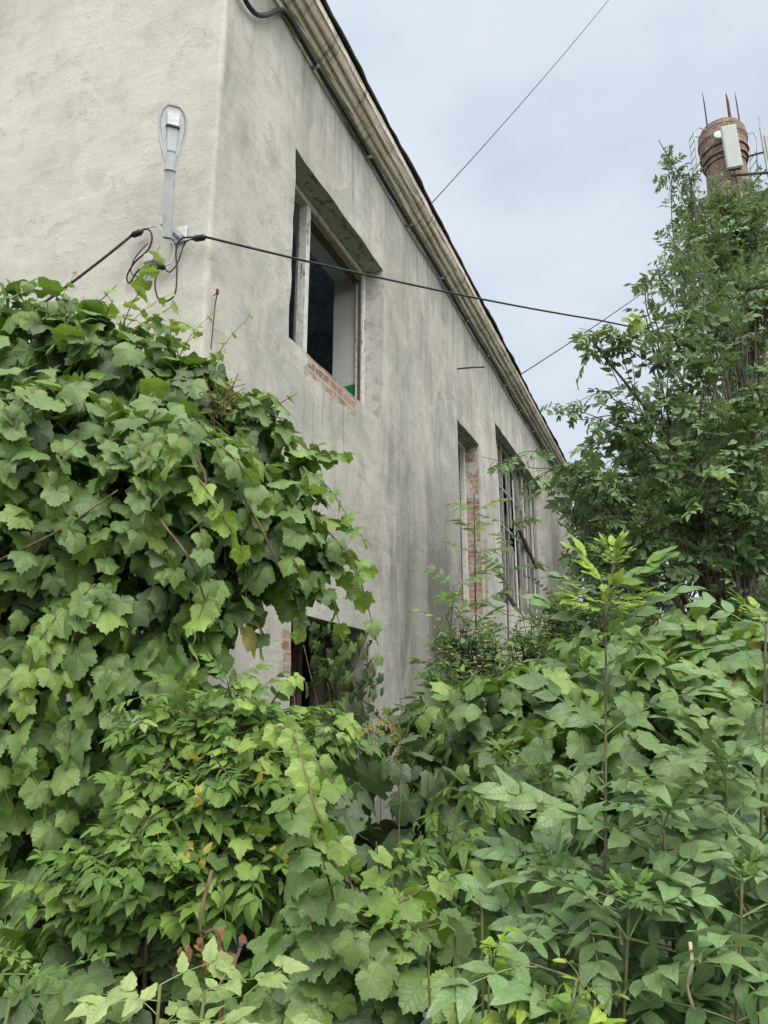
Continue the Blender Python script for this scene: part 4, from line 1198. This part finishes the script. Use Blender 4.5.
# ---- 6. saplings in front of the far windows
def sapling(name, label, cat, x, ybase, ytop, Y, kind, mat, pal, sz0, sz1, step, palend=None, lean=0, rad=.012, group=None, sm='ashstem', pairs=True, start=.3, droop=.5):
    tp = at(x + lean, ytop, Y); bs = at(x, ybase, Y); bs = tp + (bs - tp) * (tp[2] / max(.2, tp[2] - bs[2])); bs[2] = 0
    P = Plant(name, label, cat, bs, sm, group)
    mid = (bs + tp) / 2 + rnd(.03)
    shoot(P, [bs, mid, tp], kind, mat, pal, sz0, sz1, step, (rad, rad * .3), pairs, droop, palend, 20, start)
    return P, tp
P, _ = sapling('locust_sapling', 'thin locust sapling with fine feathery leaves in front of the narrow window', 'sapling', 478, 700, 492, 5.4, 'ash_lo', 'soft_leaf', 'elder', .34, .2, .17, sm='twig', lean=-4); P.finish()
P, _ = sapling('locust_sapling', 'slender dark-stemmed sapling in front of the boarded window, left half', 'sapling', 514, 700, 515, 5.6, 'ash_lo', 'soft_leaf', 'ash', .34, .2, .16, sm='twig', lean=-8); P.finish()
P, _ = sapling('locust_sapling', 'low sapling with drooping leaves below the narrow window, nearest the damp wall', 'sapling', 450, 720, 585, 4.9, 'ash_lo', 'soft_leaf', 'ash', .3, .2, .13, sm='twig', lean=4); P.finish()
P, _ = sapling('locust_sapling', 'short sapling under the boarded window near the building end', 'sapling', 548, 700, 590, 5.6, 'locust', 'soft_leaf', 'ash_far', .45, .28, .14, sm='twig', lean=4); P.finish()

P = Plant('berry_shrub', 'small-leaved shrub with orange berries against the wall below the far windows', 'shrub', at(500, 713, 4.7) * [1, 1, 0], 'twig')
for l in [L(455, 640, 4.4, 30, 40), L(490, 650, 4.5, 45, 40), L(530, 640, 4.8, 40, 35), L(560, 620, 5.2, 35, 35), L(440, 690, 4.2, 30, 35), L(500, 690, 4.2, 50, 35), L(550, 670, 4.6, 40), L(590, 600, 5.5, 35)]:
    P.tube(spline([P.base, (P.base + l[0]) / 2 + rnd(.1), l[0]], 8), list(np.linspace(.012, .004, 9)), 5)
    twigs(P, l[0], l[1], 30, 'single', 'soft_leaf', 'elder' if rng.random() < .35 else 'ash_far', .075, .05, P.base + [0, 0, .8], yellow=.04)
root = P.finish()
M['berry'] = simple_mat('orange_berry', (.4, .16, .05), .4, .4)
rl = np.array(root.location)
for k in range(14):
    bb = MB(); c = at(rng.uniform(430, 500), rng.uniform(615, 690), 4.05) - rl
    bb.lathe([(0, -.008), (.006, -.005), (.008, 0), (.006, .005), (0, .008)], 8); bb.v = [tuple(np.array(q) + c) for q in bb.v]
    bb.build('berry', M['berry'], root, True)

P = Plant('yellowing_creeper', 'yellowing small-leaved creeper hanging beside the damp wall, right of the lower window', 'creeper', at(384, 735, 3.5), 'vine_stem')
for k in range(9):
    a = at(375 + rng.uniform(-5, 20), 705 + rng.uniform(-5, 20), 3.5); b_ = a + np.array([rng.uniform(-.05, .12), -.1, -rng.uniform(.1, .3)])
    shoot(P, [a, (a + b_) / 2 + [0, -.05, .03], b_], 'locust', 'soft_leaf', 'yellow' if k % 2 else 'elder', .14, .10, .05, (.003, .001))
P.finish()

# ---- 7. mid thicket right of the wall foot
P = Plant('hop_thicket', 'tangle of lobed and five-fingered climbing leaves in the middle ground, right of the damp wall', 'climber', (.6, 3.2, 0), 'vine_stem')
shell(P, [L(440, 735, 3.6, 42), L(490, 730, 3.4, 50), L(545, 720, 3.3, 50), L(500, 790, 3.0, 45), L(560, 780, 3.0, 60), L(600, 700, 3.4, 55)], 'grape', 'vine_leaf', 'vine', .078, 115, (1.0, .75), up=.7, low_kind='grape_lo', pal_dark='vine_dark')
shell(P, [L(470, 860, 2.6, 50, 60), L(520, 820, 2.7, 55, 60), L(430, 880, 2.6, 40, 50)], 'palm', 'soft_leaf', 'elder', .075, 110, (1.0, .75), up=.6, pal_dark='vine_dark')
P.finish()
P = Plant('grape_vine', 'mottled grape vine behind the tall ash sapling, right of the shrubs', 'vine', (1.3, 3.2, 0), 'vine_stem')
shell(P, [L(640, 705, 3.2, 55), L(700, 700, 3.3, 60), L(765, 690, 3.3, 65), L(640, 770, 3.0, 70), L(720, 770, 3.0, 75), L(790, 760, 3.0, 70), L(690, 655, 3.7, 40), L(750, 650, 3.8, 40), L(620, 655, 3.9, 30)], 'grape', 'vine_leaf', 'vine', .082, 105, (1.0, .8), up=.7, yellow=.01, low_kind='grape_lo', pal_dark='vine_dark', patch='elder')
P.finish()

# ---- 8. the tall ash sapling and its neighbours
P, tp = sapling('ash_sapling', 'tall ash sapling with a bright yellow-green tip, standing centre right in the foreground', 'sapling', 606, 900, 632, 1.75, 'ash_big', 'ash_leaf', 'ash', .31, .19, .10, rad=.0078, start=.42, droop=.35)
def tipleaves(P, p, n, size, pal, upw=1.1, kind='ash_tip', ph=0.0):
    for k in range(n):
        a = ph + 2 * PI * k / n + rng.uniform(-.3, .3); T = unit(np.array([cos(a), sin(a), upw]))
        P.leaf(kind, 'ash_leaf', p, T, unit(np.array([-cos(a), -sin(a) - .55, .9])), size * rng.uniform(.85, 1.1), tint_of(pal), 1.0)
w1 = at(606, 612, 1.75); w2 = at(608, 590, 1.75); w3 = at(614, 566, 1.75)
P.tube(spline([tp, w1, w2, w3], 12), list(np.linspace(.0045, .0025, 13)), 6)
tipleaves(P, tp, 4, .12, 'elder', -.05, 'ash_big', .4)
tipleaves(P, w1, 4, .12, 'vine_pale', .15, ph=.5); tipleaves(P, w1 + [0, 0, .01], 4, .095, 'lime', .5)
for T_, sz, pl in (((-.75, -.1, 1.0), .105, 'vine_pale'), ((.95, -.1, .55), .12, 'elder'), ((.8, .3, .35), .10, 'elder'), ((-.9, .2, .25), .10, 'ash')):
    P.leaf('ash_tip', 'ash_leaf', w2, unit(T_), unit([-T_[0] * .3, -.6, .8]), sz, tint_of(pl))
tipleaves(P, w3, 4, .05, 'lime', .8); tipleaves(P, w3 + [0, 0, .012], 5, .05, 'lime', 2.0)
P.finish()

def bush_ash(name, label, x, ybase, ytop, Y, sz, step, nst=1, group=None, tip=True, start=.35, lean=0, pal='ash'):
    P, tp = sapling(name, label, 'sapling', x, ybase, ytop, Y, 'ash_big', 'ash_leaf', pal, sz, sz * .75, step, rad=.009, start=start, lean=lean, droop=.4)
    if tip: tipleaves(P, tp, 4, .09, 'vine_pale', .8)
    else: tipleaves(P, tp, 4, .12, 'ash', .45, 'ash_big'); tipleaves(P, tp, 3, .05, 'elder', 1.2)
    return P
P = bush_ash('ash_sapling', 'ash sapling cut by the right edge, its pale tip level with the central one', 764, 900, 625, 1.95, .26, .10, lean=2); P.finish()
specs = [(668, 1000, 815, 1.75, 'dense low ash sapling just right of the tall stem'), (545, 1000, 870, 1.75, 'leafy low ash sapling just left of the tall stem'),
         (722, 1000, 765, 1.9, 'ash sapling between the tall stem and the right edge, overlapping the grape vine'), (750, 1020, 880, 1.55, 'nearest ash sapling in the bottom right corner'),
         (622, 1020, 905, 1.5, 'short ash sapling at the foot of the tall stem, in the bottom foreground')]
for (x, yb, yt, Y, lb) in specs:
    P = bush_ash('ash_sapling', lb, x, yb, yt, Y, .29, .085, tip=False, start=.3, lean=rng.uniform(-8, 8))
    # side shoots to thicken
    for k in range(3):
        h = at(x, yt + 40 + 50 * k, Y); a = rng.uniform(0, 6.28); e_ = h + np.array([.16 * cos(a), .12 * sin(a), .05])
        shoot(P, [h, (h + e_) / 2, e_], 'ash_big', 'ash_leaf', 'ash', .25, .2, .075, (.004, .002), True, .4, nr=.35)
    P.finish()

# ---- 9. foreground fringe
P = Plant('box_elder_seedling', 'pale speckled box elder seedling at the bottom edge, left of centre', 'seedling', (-.30, 1.25, 0), 'green_stem')
for (x, y, Y) in ((160, 985, 1.25), (205, 990, 1.22), (245, 995, 1.25), (190, 1020, 1.15)):
    tp = at(x, y, Y); P.tube(spline([P.base, (P.base + tp) / 2 + rnd(.03), tp], 10), list(np.linspace(.006, .0025, 11)), 6)
    for k in range(5):
        a = rng.uniform(0, 6.28); T = unit(np.array([cos(a), sin(a) - .3, .35])); P.leaf('elder', 'soft_leaf', tp - [0, 0, .02 * k], T, [0, -.3, 1] + rnd(.4), rng.uniform(.065, .10), tint_of('elder_pale'))
P.finish()
P = Plant('ash_seedling', 'feathery pale green seedling in the bottom left corner', 'seedling', (-.72, 1.5, 0), 'green_stem')
for (x, y, Y, tx, tz) in ((-10, 975, 1.35, 1, .25), (10, 1000, 1.35, 1, .4), (-30, 950, 1.4, .8, .4)):
    p = at(x, y, Y); P.tube(spline([P.base, (P.base + p) / 2 + rnd(.02), p], 8), .003, 5)
    for q in range(2): P.leaf('locust', 'soft_leaf', p, unit(np.array([tx, -.2, tz]) + rnd(.4)), [0, -.5, 1] + rnd(.3), rng.uniform(.13, .18), tint_of('elder') * .9)
P.finish()
P = Plant('lime_climber', 'yellow-green young climber at the bottom edge, right of centre', 'climber', (.12, 1.35, 0), 'green_stem')
for (x, y, Y) in ((490, 945, 1.5), (500, 990, 1.4), (545, 985, 1.4), (560, 1012, 1.35), (595, 1000, 1.35)):
    p = at(x, y, Y); bs = P.base
    pts = spline([bs, (bs + p) / 2 + rnd(.03), p], 10); P.tube(pts, list(np.linspace(.005, .002, 11)), 5)
    pl = 'lime' if rng.random() < .35 else ('elder' if rng.random() < .5 else 'vine_pale')
    for k in range(2):
        a = rng.uniform(0, 6.28); e_ = p + np.array([.06 * cos(a), .05 * sin(a), rng.uniform(-.02, .05)])
        shoot(P, [p - [0, 0, .05], (p + e_) / 2, e_], 'round' if k % 2 else 'single', 'soft_leaf', pl, .042, .026, .03, (.002, .001), True, .4, nr=.35)
        if k: P.leaf('elder', 'soft_leaf', p - [0, 0, .03 + .02 * k], unit([cos(a + 2), sin(a + 2), .1]), [0, -.4, 1], .085, tint_of('vine_pale'))
for (x, y) in ((430, 945), (455, 930), (480, 900)):
    p = at(x, y, 1.5); P.leaf('locust', 'soft_leaf', p, unit(np.array([-.6, -.1, .5])), [0, -.6, 1], .15, tint_of('elder') )
    P.tube(spline([P.base, p - [0, 0, .15], p], 8), .0025, 5)
P.finish()
P = Plant('withered_shoot', 'brown withered leaves on a dead shoot low in the shrub, left of centre', 'dead shoot', at(220, 990, 2.0) * [1, 1, 0], 'vine_stem')
P.tube(spline([P.base, at(222, 980, 2.0), at(200, 930, 1.95), at(212, 870, 1.98)], 12), .005, 5)
for k in range(26): P.leaf('single', 'dry', at(212 + rng.normal() * 13, 945 + rng.normal() * 10, 1.93), rnd(.4) + [0, 0, -1], [0, -1, .2] + rnd(.7), rng.uniform(.016, .032), tint_of('dry'), 1.3)
P.finish({'dry': 'dead_leaves'})
b = MB(); b.tube(spline([at(690, 942, 1.35), at(692, 965, 1.34), at(687, 985, 1.35), at(694, 1010, 1.35)], 10), list(np.linspace(.0035, .002, 13))[:13] if False else .003, 6)
tag(b.build('dry_twig', simple_mat('bleached_twig', (.42, .36, .27), .8, .2), None, True), 'bleached dry twig hanging among the lower right leaves', 'twig')

# ---- 10. trees
def tree(name, label, base, lumps, ntw, kinds, mat, pals, size, step, trunk_r, org=None, nr=.6, droop=.5, yellow=0.0, forkf=.35):
    P = Plant(name, label, 'tree', base, 'twig')
    base = np.array(base, float); cs = [np.array(l[0]) for l in lumps]
    cen = np.mean(cs, axis=0); fork = base + (cen - base) * [.4, .4, forkf]
    P.tube(spline([base, (base + fork) / 2 + rnd(.06), fork], 10), list(np.linspace(trunk_r, trunk_r * .7, 11)), 8)
    for i, l in enumerate(lumps):
        c = cs[i]; ln = np.linalg.norm(c - fork); m1 = fork + (c - fork) * .5 + rnd(.06 * ln) + [0, 0, .06 * ln]
        rr = np.array(l[1]); e_ = c + unit(c - m1) * rr.mean() * .5
        P.tube(spline([fork + rnd(.02) + (cen - fork) * .2 * rng.random(), m1 * .7 + cen * .3, c, e_], 15), list(np.linspace(trunk_r * (.5 if i % 4 == 0 else .16), .002, 16)), 5)
        n = max(3, int(ntw * rng.uniform(.75, 1.25) * min(1.3, (rr.mean() / ((.045 if base[1] < 5 else .026) * base[1])) ** 1.2)))
        for _ in range(n):
            d = unit(rnd() + [0, 0, .55]); f = rng.uniform(.55, 1.1) if rng.random() < .8 else rng.uniform(1.1, 1.5)
            s_ = c + (m1 - c) * rng.uniform(0, .3) + rnd(.12) * rr; e2 = c + d * rr * f
            if in_building(e2, .02): continue
            mid = (s_ + e2) / 2 + rnd(.04) + [0, 0, -.08 * np.linalg.norm(e2 - s_)]
            kd = kinds[int(rng.integers(len(kinds)))]; pl = pals[int(rng.integers(len(pals)))]
            if rng.random() < yellow: pl = 'yellow' if rng.random() < .4 else 'lime'
            sz = size if kd.startswith('ash') else size * .42
            shoot(P, [s_, mid, e2], kd, mat, pl, sz, sz * .6, step if kd.startswith('ash') else step * .5, (.0035, .0012), kd.startswith('ash') or rng.random() < .5, droop, None, 9, .15, nr=nr)
    return P
def ring(cx, cy, Y, rx, ry, n, r0, r1):
    out = []
    for _ in range(n):
        a = rng.uniform(0, 6.28); q = math.sqrt(rng.random())
        out.append(L(cx + rx * q * cos(a), cy + ry * q * sin(a), Y + rng.uniform(-.35, .45), rng.uniform(r0, r1)))
    return out
P = tree('ash_tree', 'near ash tree at the right, its branches reaching across the boarded window', (2.3, 4.5, 0),
  ring(725, 440, 4.5, 65, 130, 12, 26, 46) + [L(650, 335, 4.3, 32), L(620, 350, 4.2, 22), L(690, 310, 4.4, 35), L(745, 300, 4.5, 40), L(620, 420, 4.3, 28), L(598, 440, 4.3, 14), L(605, 500, 4.4, 26), L(640, 470, 4.3, 36), L(660, 400, 4.3, 36),
   L(700, 260, 4.5, 22), L(590, 540, 4.5, 24), L(630, 540, 4.4, 36), L(610, 510, 4.6, 30), L(660, 275, 4.5, 12), L(770, 380, 4.4, 40), L(775, 470, 4.4, 40), L(595, 345, 4.2, 12), L(730, 510, 4.3, 40), L(765, 545, 4.3, 40), L(700, 560, 4.3, 40), L(660, 580, 4.3, 35), L(740, 590, 4.2, 40), L(690, 480, 4.1, 40), L(735, 450, 4.1, 40), L(700, 420, 4.1, 40), L(760, 500, 4.1, 40), L(650, 520, 4.2, 40), L(590, 480, 4.3, 16), L(582, 525, 4.4, 20), L(600, 565, 4.4, 28), L(568, 470, 4.25, 14)], 9, ['ash', 'ash', 'single', 'round'], 'ash_leaf', ['ash_far', 'ash_far', 'ash', 'vine_dark'], .18, .095, .030, nr=.7, droop=.5)
for (c_) in ([(640, 480, 4.3), (590, 466, 4.25), (540, 462, 4.2), (486, 466, 4.15)], [(640, 500, 4.3), (595, 486, 4.25), (555, 478, 4.2), (515, 492, 4.15)], [(650, 440, 4.3), (610, 425, 4.25), (585, 410, 4.2), (560, 405, 4.2)], [(640, 350, 4.2), (610, 340, 4.1), (582, 328, 4.1)],
             [(660, 420, 4.3), (620, 395, 4.25), (595, 398, 4.2), (567, 408, 4.2)], [(640, 540, 4.4), (600, 550, 4.4), (575, 575, 4.4)], [(660, 350, 4.2), (645, 300, 4.2), (668, 262, 4.2)], [(690, 320, 4.3), (700, 280, 4.3), (694, 240, 4.3)]):
    for q in range(2):
        pts = shoot(P, [at(*w) + rnd(.03) for w in c_], 'ash' if q else 'single', 'ash_leaf', 'ash_far', .14 if q else .06, .09 if q else .05, .09, (.005, .0015), True, .6, None, 16, .15, nr=.5)
for (x, y) in ((625, 318), (640, 322), (605, 330), (632, 316), (722, 470), (728, 478)):
    P.leaf('grape', 'vine_leaf', at(x, y, 3.95), unit([rng.uniform(-1, 1), 0, -.2]), unit([0, -.6, .7] + rnd(.3)), .07, tint_of('lime'))
P.finish()
P = tree('ash_tree', 'slender ash tree farther back at the right, rising in front of the brick chimney', (3.4, 6.8, 0),
  ring(735, 290, 6.6, 40, 90, 12, 16, 30) + [L(690, 180, 6.6, 14), L(683, 200, 6.6, 16), L(700, 215, 6.6, 18), L(690, 245, 6.6, 20), L(720, 200, 6.7, 16), L(672, 158, 6.5, 9), L(664, 150, 6.5, 5), L(757, 205, 6.8, 16), L(770, 190, 6.8, 12), L(740, 225, 6.8, 22), L(760, 250, 6.8, 24), L(710, 260, 6.7, 24),
   L(700, 300, 6.7, 26), L(670, 235, 6.5, 9), L(745, 330, 6.8, 35), L(725, 235, 6.8, 20), L(755, 235, 6.8, 20), L(735, 275, 6.8, 26), L(712, 190, 6.8, 12), L(762, 285, 6.9, 26), L(765, 320, 6.9, 30), L(735, 215, 6.9, 14), L(718, 180, 6.8, 10), L(750, 185, 6.9, 12), L(728, 200, 6.7, 14), L(745, 205, 6.7, 14)], 15, ['ash_lo', 'single', 'single'], 'ash_leaf', ['ash', 'ash_far', 'elder', 'ash_far'], .17, .085, .05, nr=.7, droop=.4, forkf=.45)
P.finish()
P = tree('bushy_tree', 'bushy tree with yellowish patches behind the ash sapling, beyond the building corner', (3.4, 8.6, 0),
  ring(710, 550, 8, 90, 90, 22, 26, 44) + ring(620, 560, 8.4, 40, 60, 8, 22, 34) + ring(680, 650, 7.0, 110, 35, 12, 30, 44), 30, ['single', 'round'], 'soft_leaf', ['vine_dark', 'ash_far', 'dark', 'elder'], .26, .16, .08, nr=.6, droop=.3, yellow=.10)
P.finish()
P = tree('bushy_tree', 'rounded green tree far behind, showing between the eaves and the ash tree', (5.2, 16, 0),
  ring(700, 500, 15, 110, 110, 22, 30, 50) + [L(600, 560, 14, 35), L(610, 500, 15, 30), L(640, 450, 15, 35), L(612, 610, 14, 35), L(600, 660, 12, 40), L(650, 680, 12, 40), L(720, 680, 12, 50)], 40, ['single'], 'soft_leaf', ['ash_far', 'vine_dark', 'elder'], .6, .3, .14, nr=.6, droop=.4)
P.finish()

# ground cover, nobody could count it
P = Plant('ground_cover', 'x', 'x', (0, 0, 0), 'green_stem')
for k in range(5200):
    x, y = rng.uniform(-3.2, 4.5), rng.uniform(.9, 8)
    if y < 1.4 and abs(x) < .4: continue
    P.leaf('single' if k % 2 else 'grape_lo', 'soft_leaf' if k % 2 else 'vine_leaf', [x, y, rng.uniform(.03, .30)], unit(rnd() * [1, 1, .4]), [0, 0, 1] + rnd(.3), rng.uniform(.06, .11), tint_of('vine_dark' if rng.random() < .7 else 'dark'))
r_ = P.root
P.finish()
kids = [o for o in bpy.data.objects if o.parent == r_]
bpy.data.objects.remove(r_)
for o in kids:
    o.parent = None; o.name = 'ground_cover'; tag(o, 'low dark leafy ground cover', kind='stuff')
# ------------------------------------------------------------------ sky and light
W = bpy.data.worlds.new('World'); S.world = W; W.use_nodes = True
nt = W.node_tree; nt.nodes.clear()
SUN_EL, SUN_AZ = R(50), R(165)     # azimuth clockwise from +Y
def wn(typ, ins=None, **kw):
    nd = nt.nodes.new('ShaderNode' + typ)
    for k, v in kw.items(): setattr(nd, k, v)
    for k, v in (ins or {}).items():
        if isinstance(v, bpy.types.NodeSocket): nt.links.new(v, nd.inputs[k])
        else: nd.inputs[k].default_value = v
    return nd
sky = wn('TexSky', sky_type='NISHITA'); sky.sun_disc = False; sky.sun_elevation = SUN_EL; sky.sun_rotation = SUN_AZ
sky.dust_density = 3; sky.air_density = 1.2
bg1 = wn('Background', {'Color': sky.outputs[0], 'Strength': .09})
tc = wn('TexCoord').outputs['Generated']
sp = wn('SeparateXYZ', {0: tc})
mp = wn('Mapping', {'Vector': tc, 'Scale': (1, 1, 2.2)}).outputs[0]
nz = wn('TexNoise', {'Vector': mp, 'Scale': 2.1, 'Detail': 5.0, 'Roughness': .5}).outputs[0]
mr = wn('MapRange', {0: nz, 1: .36, 2: .62, 3: 0.0, 4: 1.0}, interpolation_type='SMOOTHSTEP').outputs[0]
cm = nt.nodes.new('ShaderNodeMix'); cm.data_type = 'RGBA'
nt.links.new(mr, cm.inputs[0]); cm.inputs[6].default_value = (.64, .725, .85, 1); cm.inputs[7].default_value = (.79, .865, .96, 1)
# overcast layer brightens toward the veiled sun and the zenith
sd = (sin(SUN_AZ) * cos(SUN_EL), cos(SUN_AZ) * cos(SUN_EL), sin(SUN_EL))
dt = wn('VectorMath', {0: tc, 1: sd}, operation='DOT_PRODUCT').outputs['Value']
gl = wn('MapRange', {0: dt, 1: .2, 2: 1.0, 3: 1.0, 4: 3.2}, interpolation_type='SMOOTHSTEP').outputs[0]
wc = nt.nodes.new('ShaderNodeMix'); wc.data_type = 'RGBA'
nt.links.new(wn('MapRange', {0: dt, 1: .3, 2: .9, 3: 0.0, 4: 1.0}).outputs[0], wc.inputs[0]); nt.links.new(cm.outputs[2], wc.inputs[6]); wc.inputs[7].default_value = (.82, .79, .73, 1)
zf = wn('MapRange', {0: sp.outputs[2], 1: .72, 2: 1.0, 3: 1.0, 4: 1.6}, interpolation_type='SMOOTHSTEP').outputs[0]
gl = wn('Math', {0: gl, 1: zf}, operation='MULTIPLY').outputs[0]
bg2 = wn('Background', {'Color': wc.outputs[2], 'Strength': gl})
mx = wn('MixShader', {0: .93, 1: bg1.outputs[0], 2: bg2.outputs[0]})
out = wn('OutputWorld'); nt.links.new(mx.outputs[0], out.inputs[0])
sl = bpy.data.lights.new('sun', 'SUN'); sl.energy = 1.5; sl.angle = R(25); sl.color = (1, .965, .91)
so = bpy.data.objects.new('sun', sl); COL.objects.link(so)
so.rotation_euler = Vector(sd).to_track_quat('Z', 'Y').to_euler()
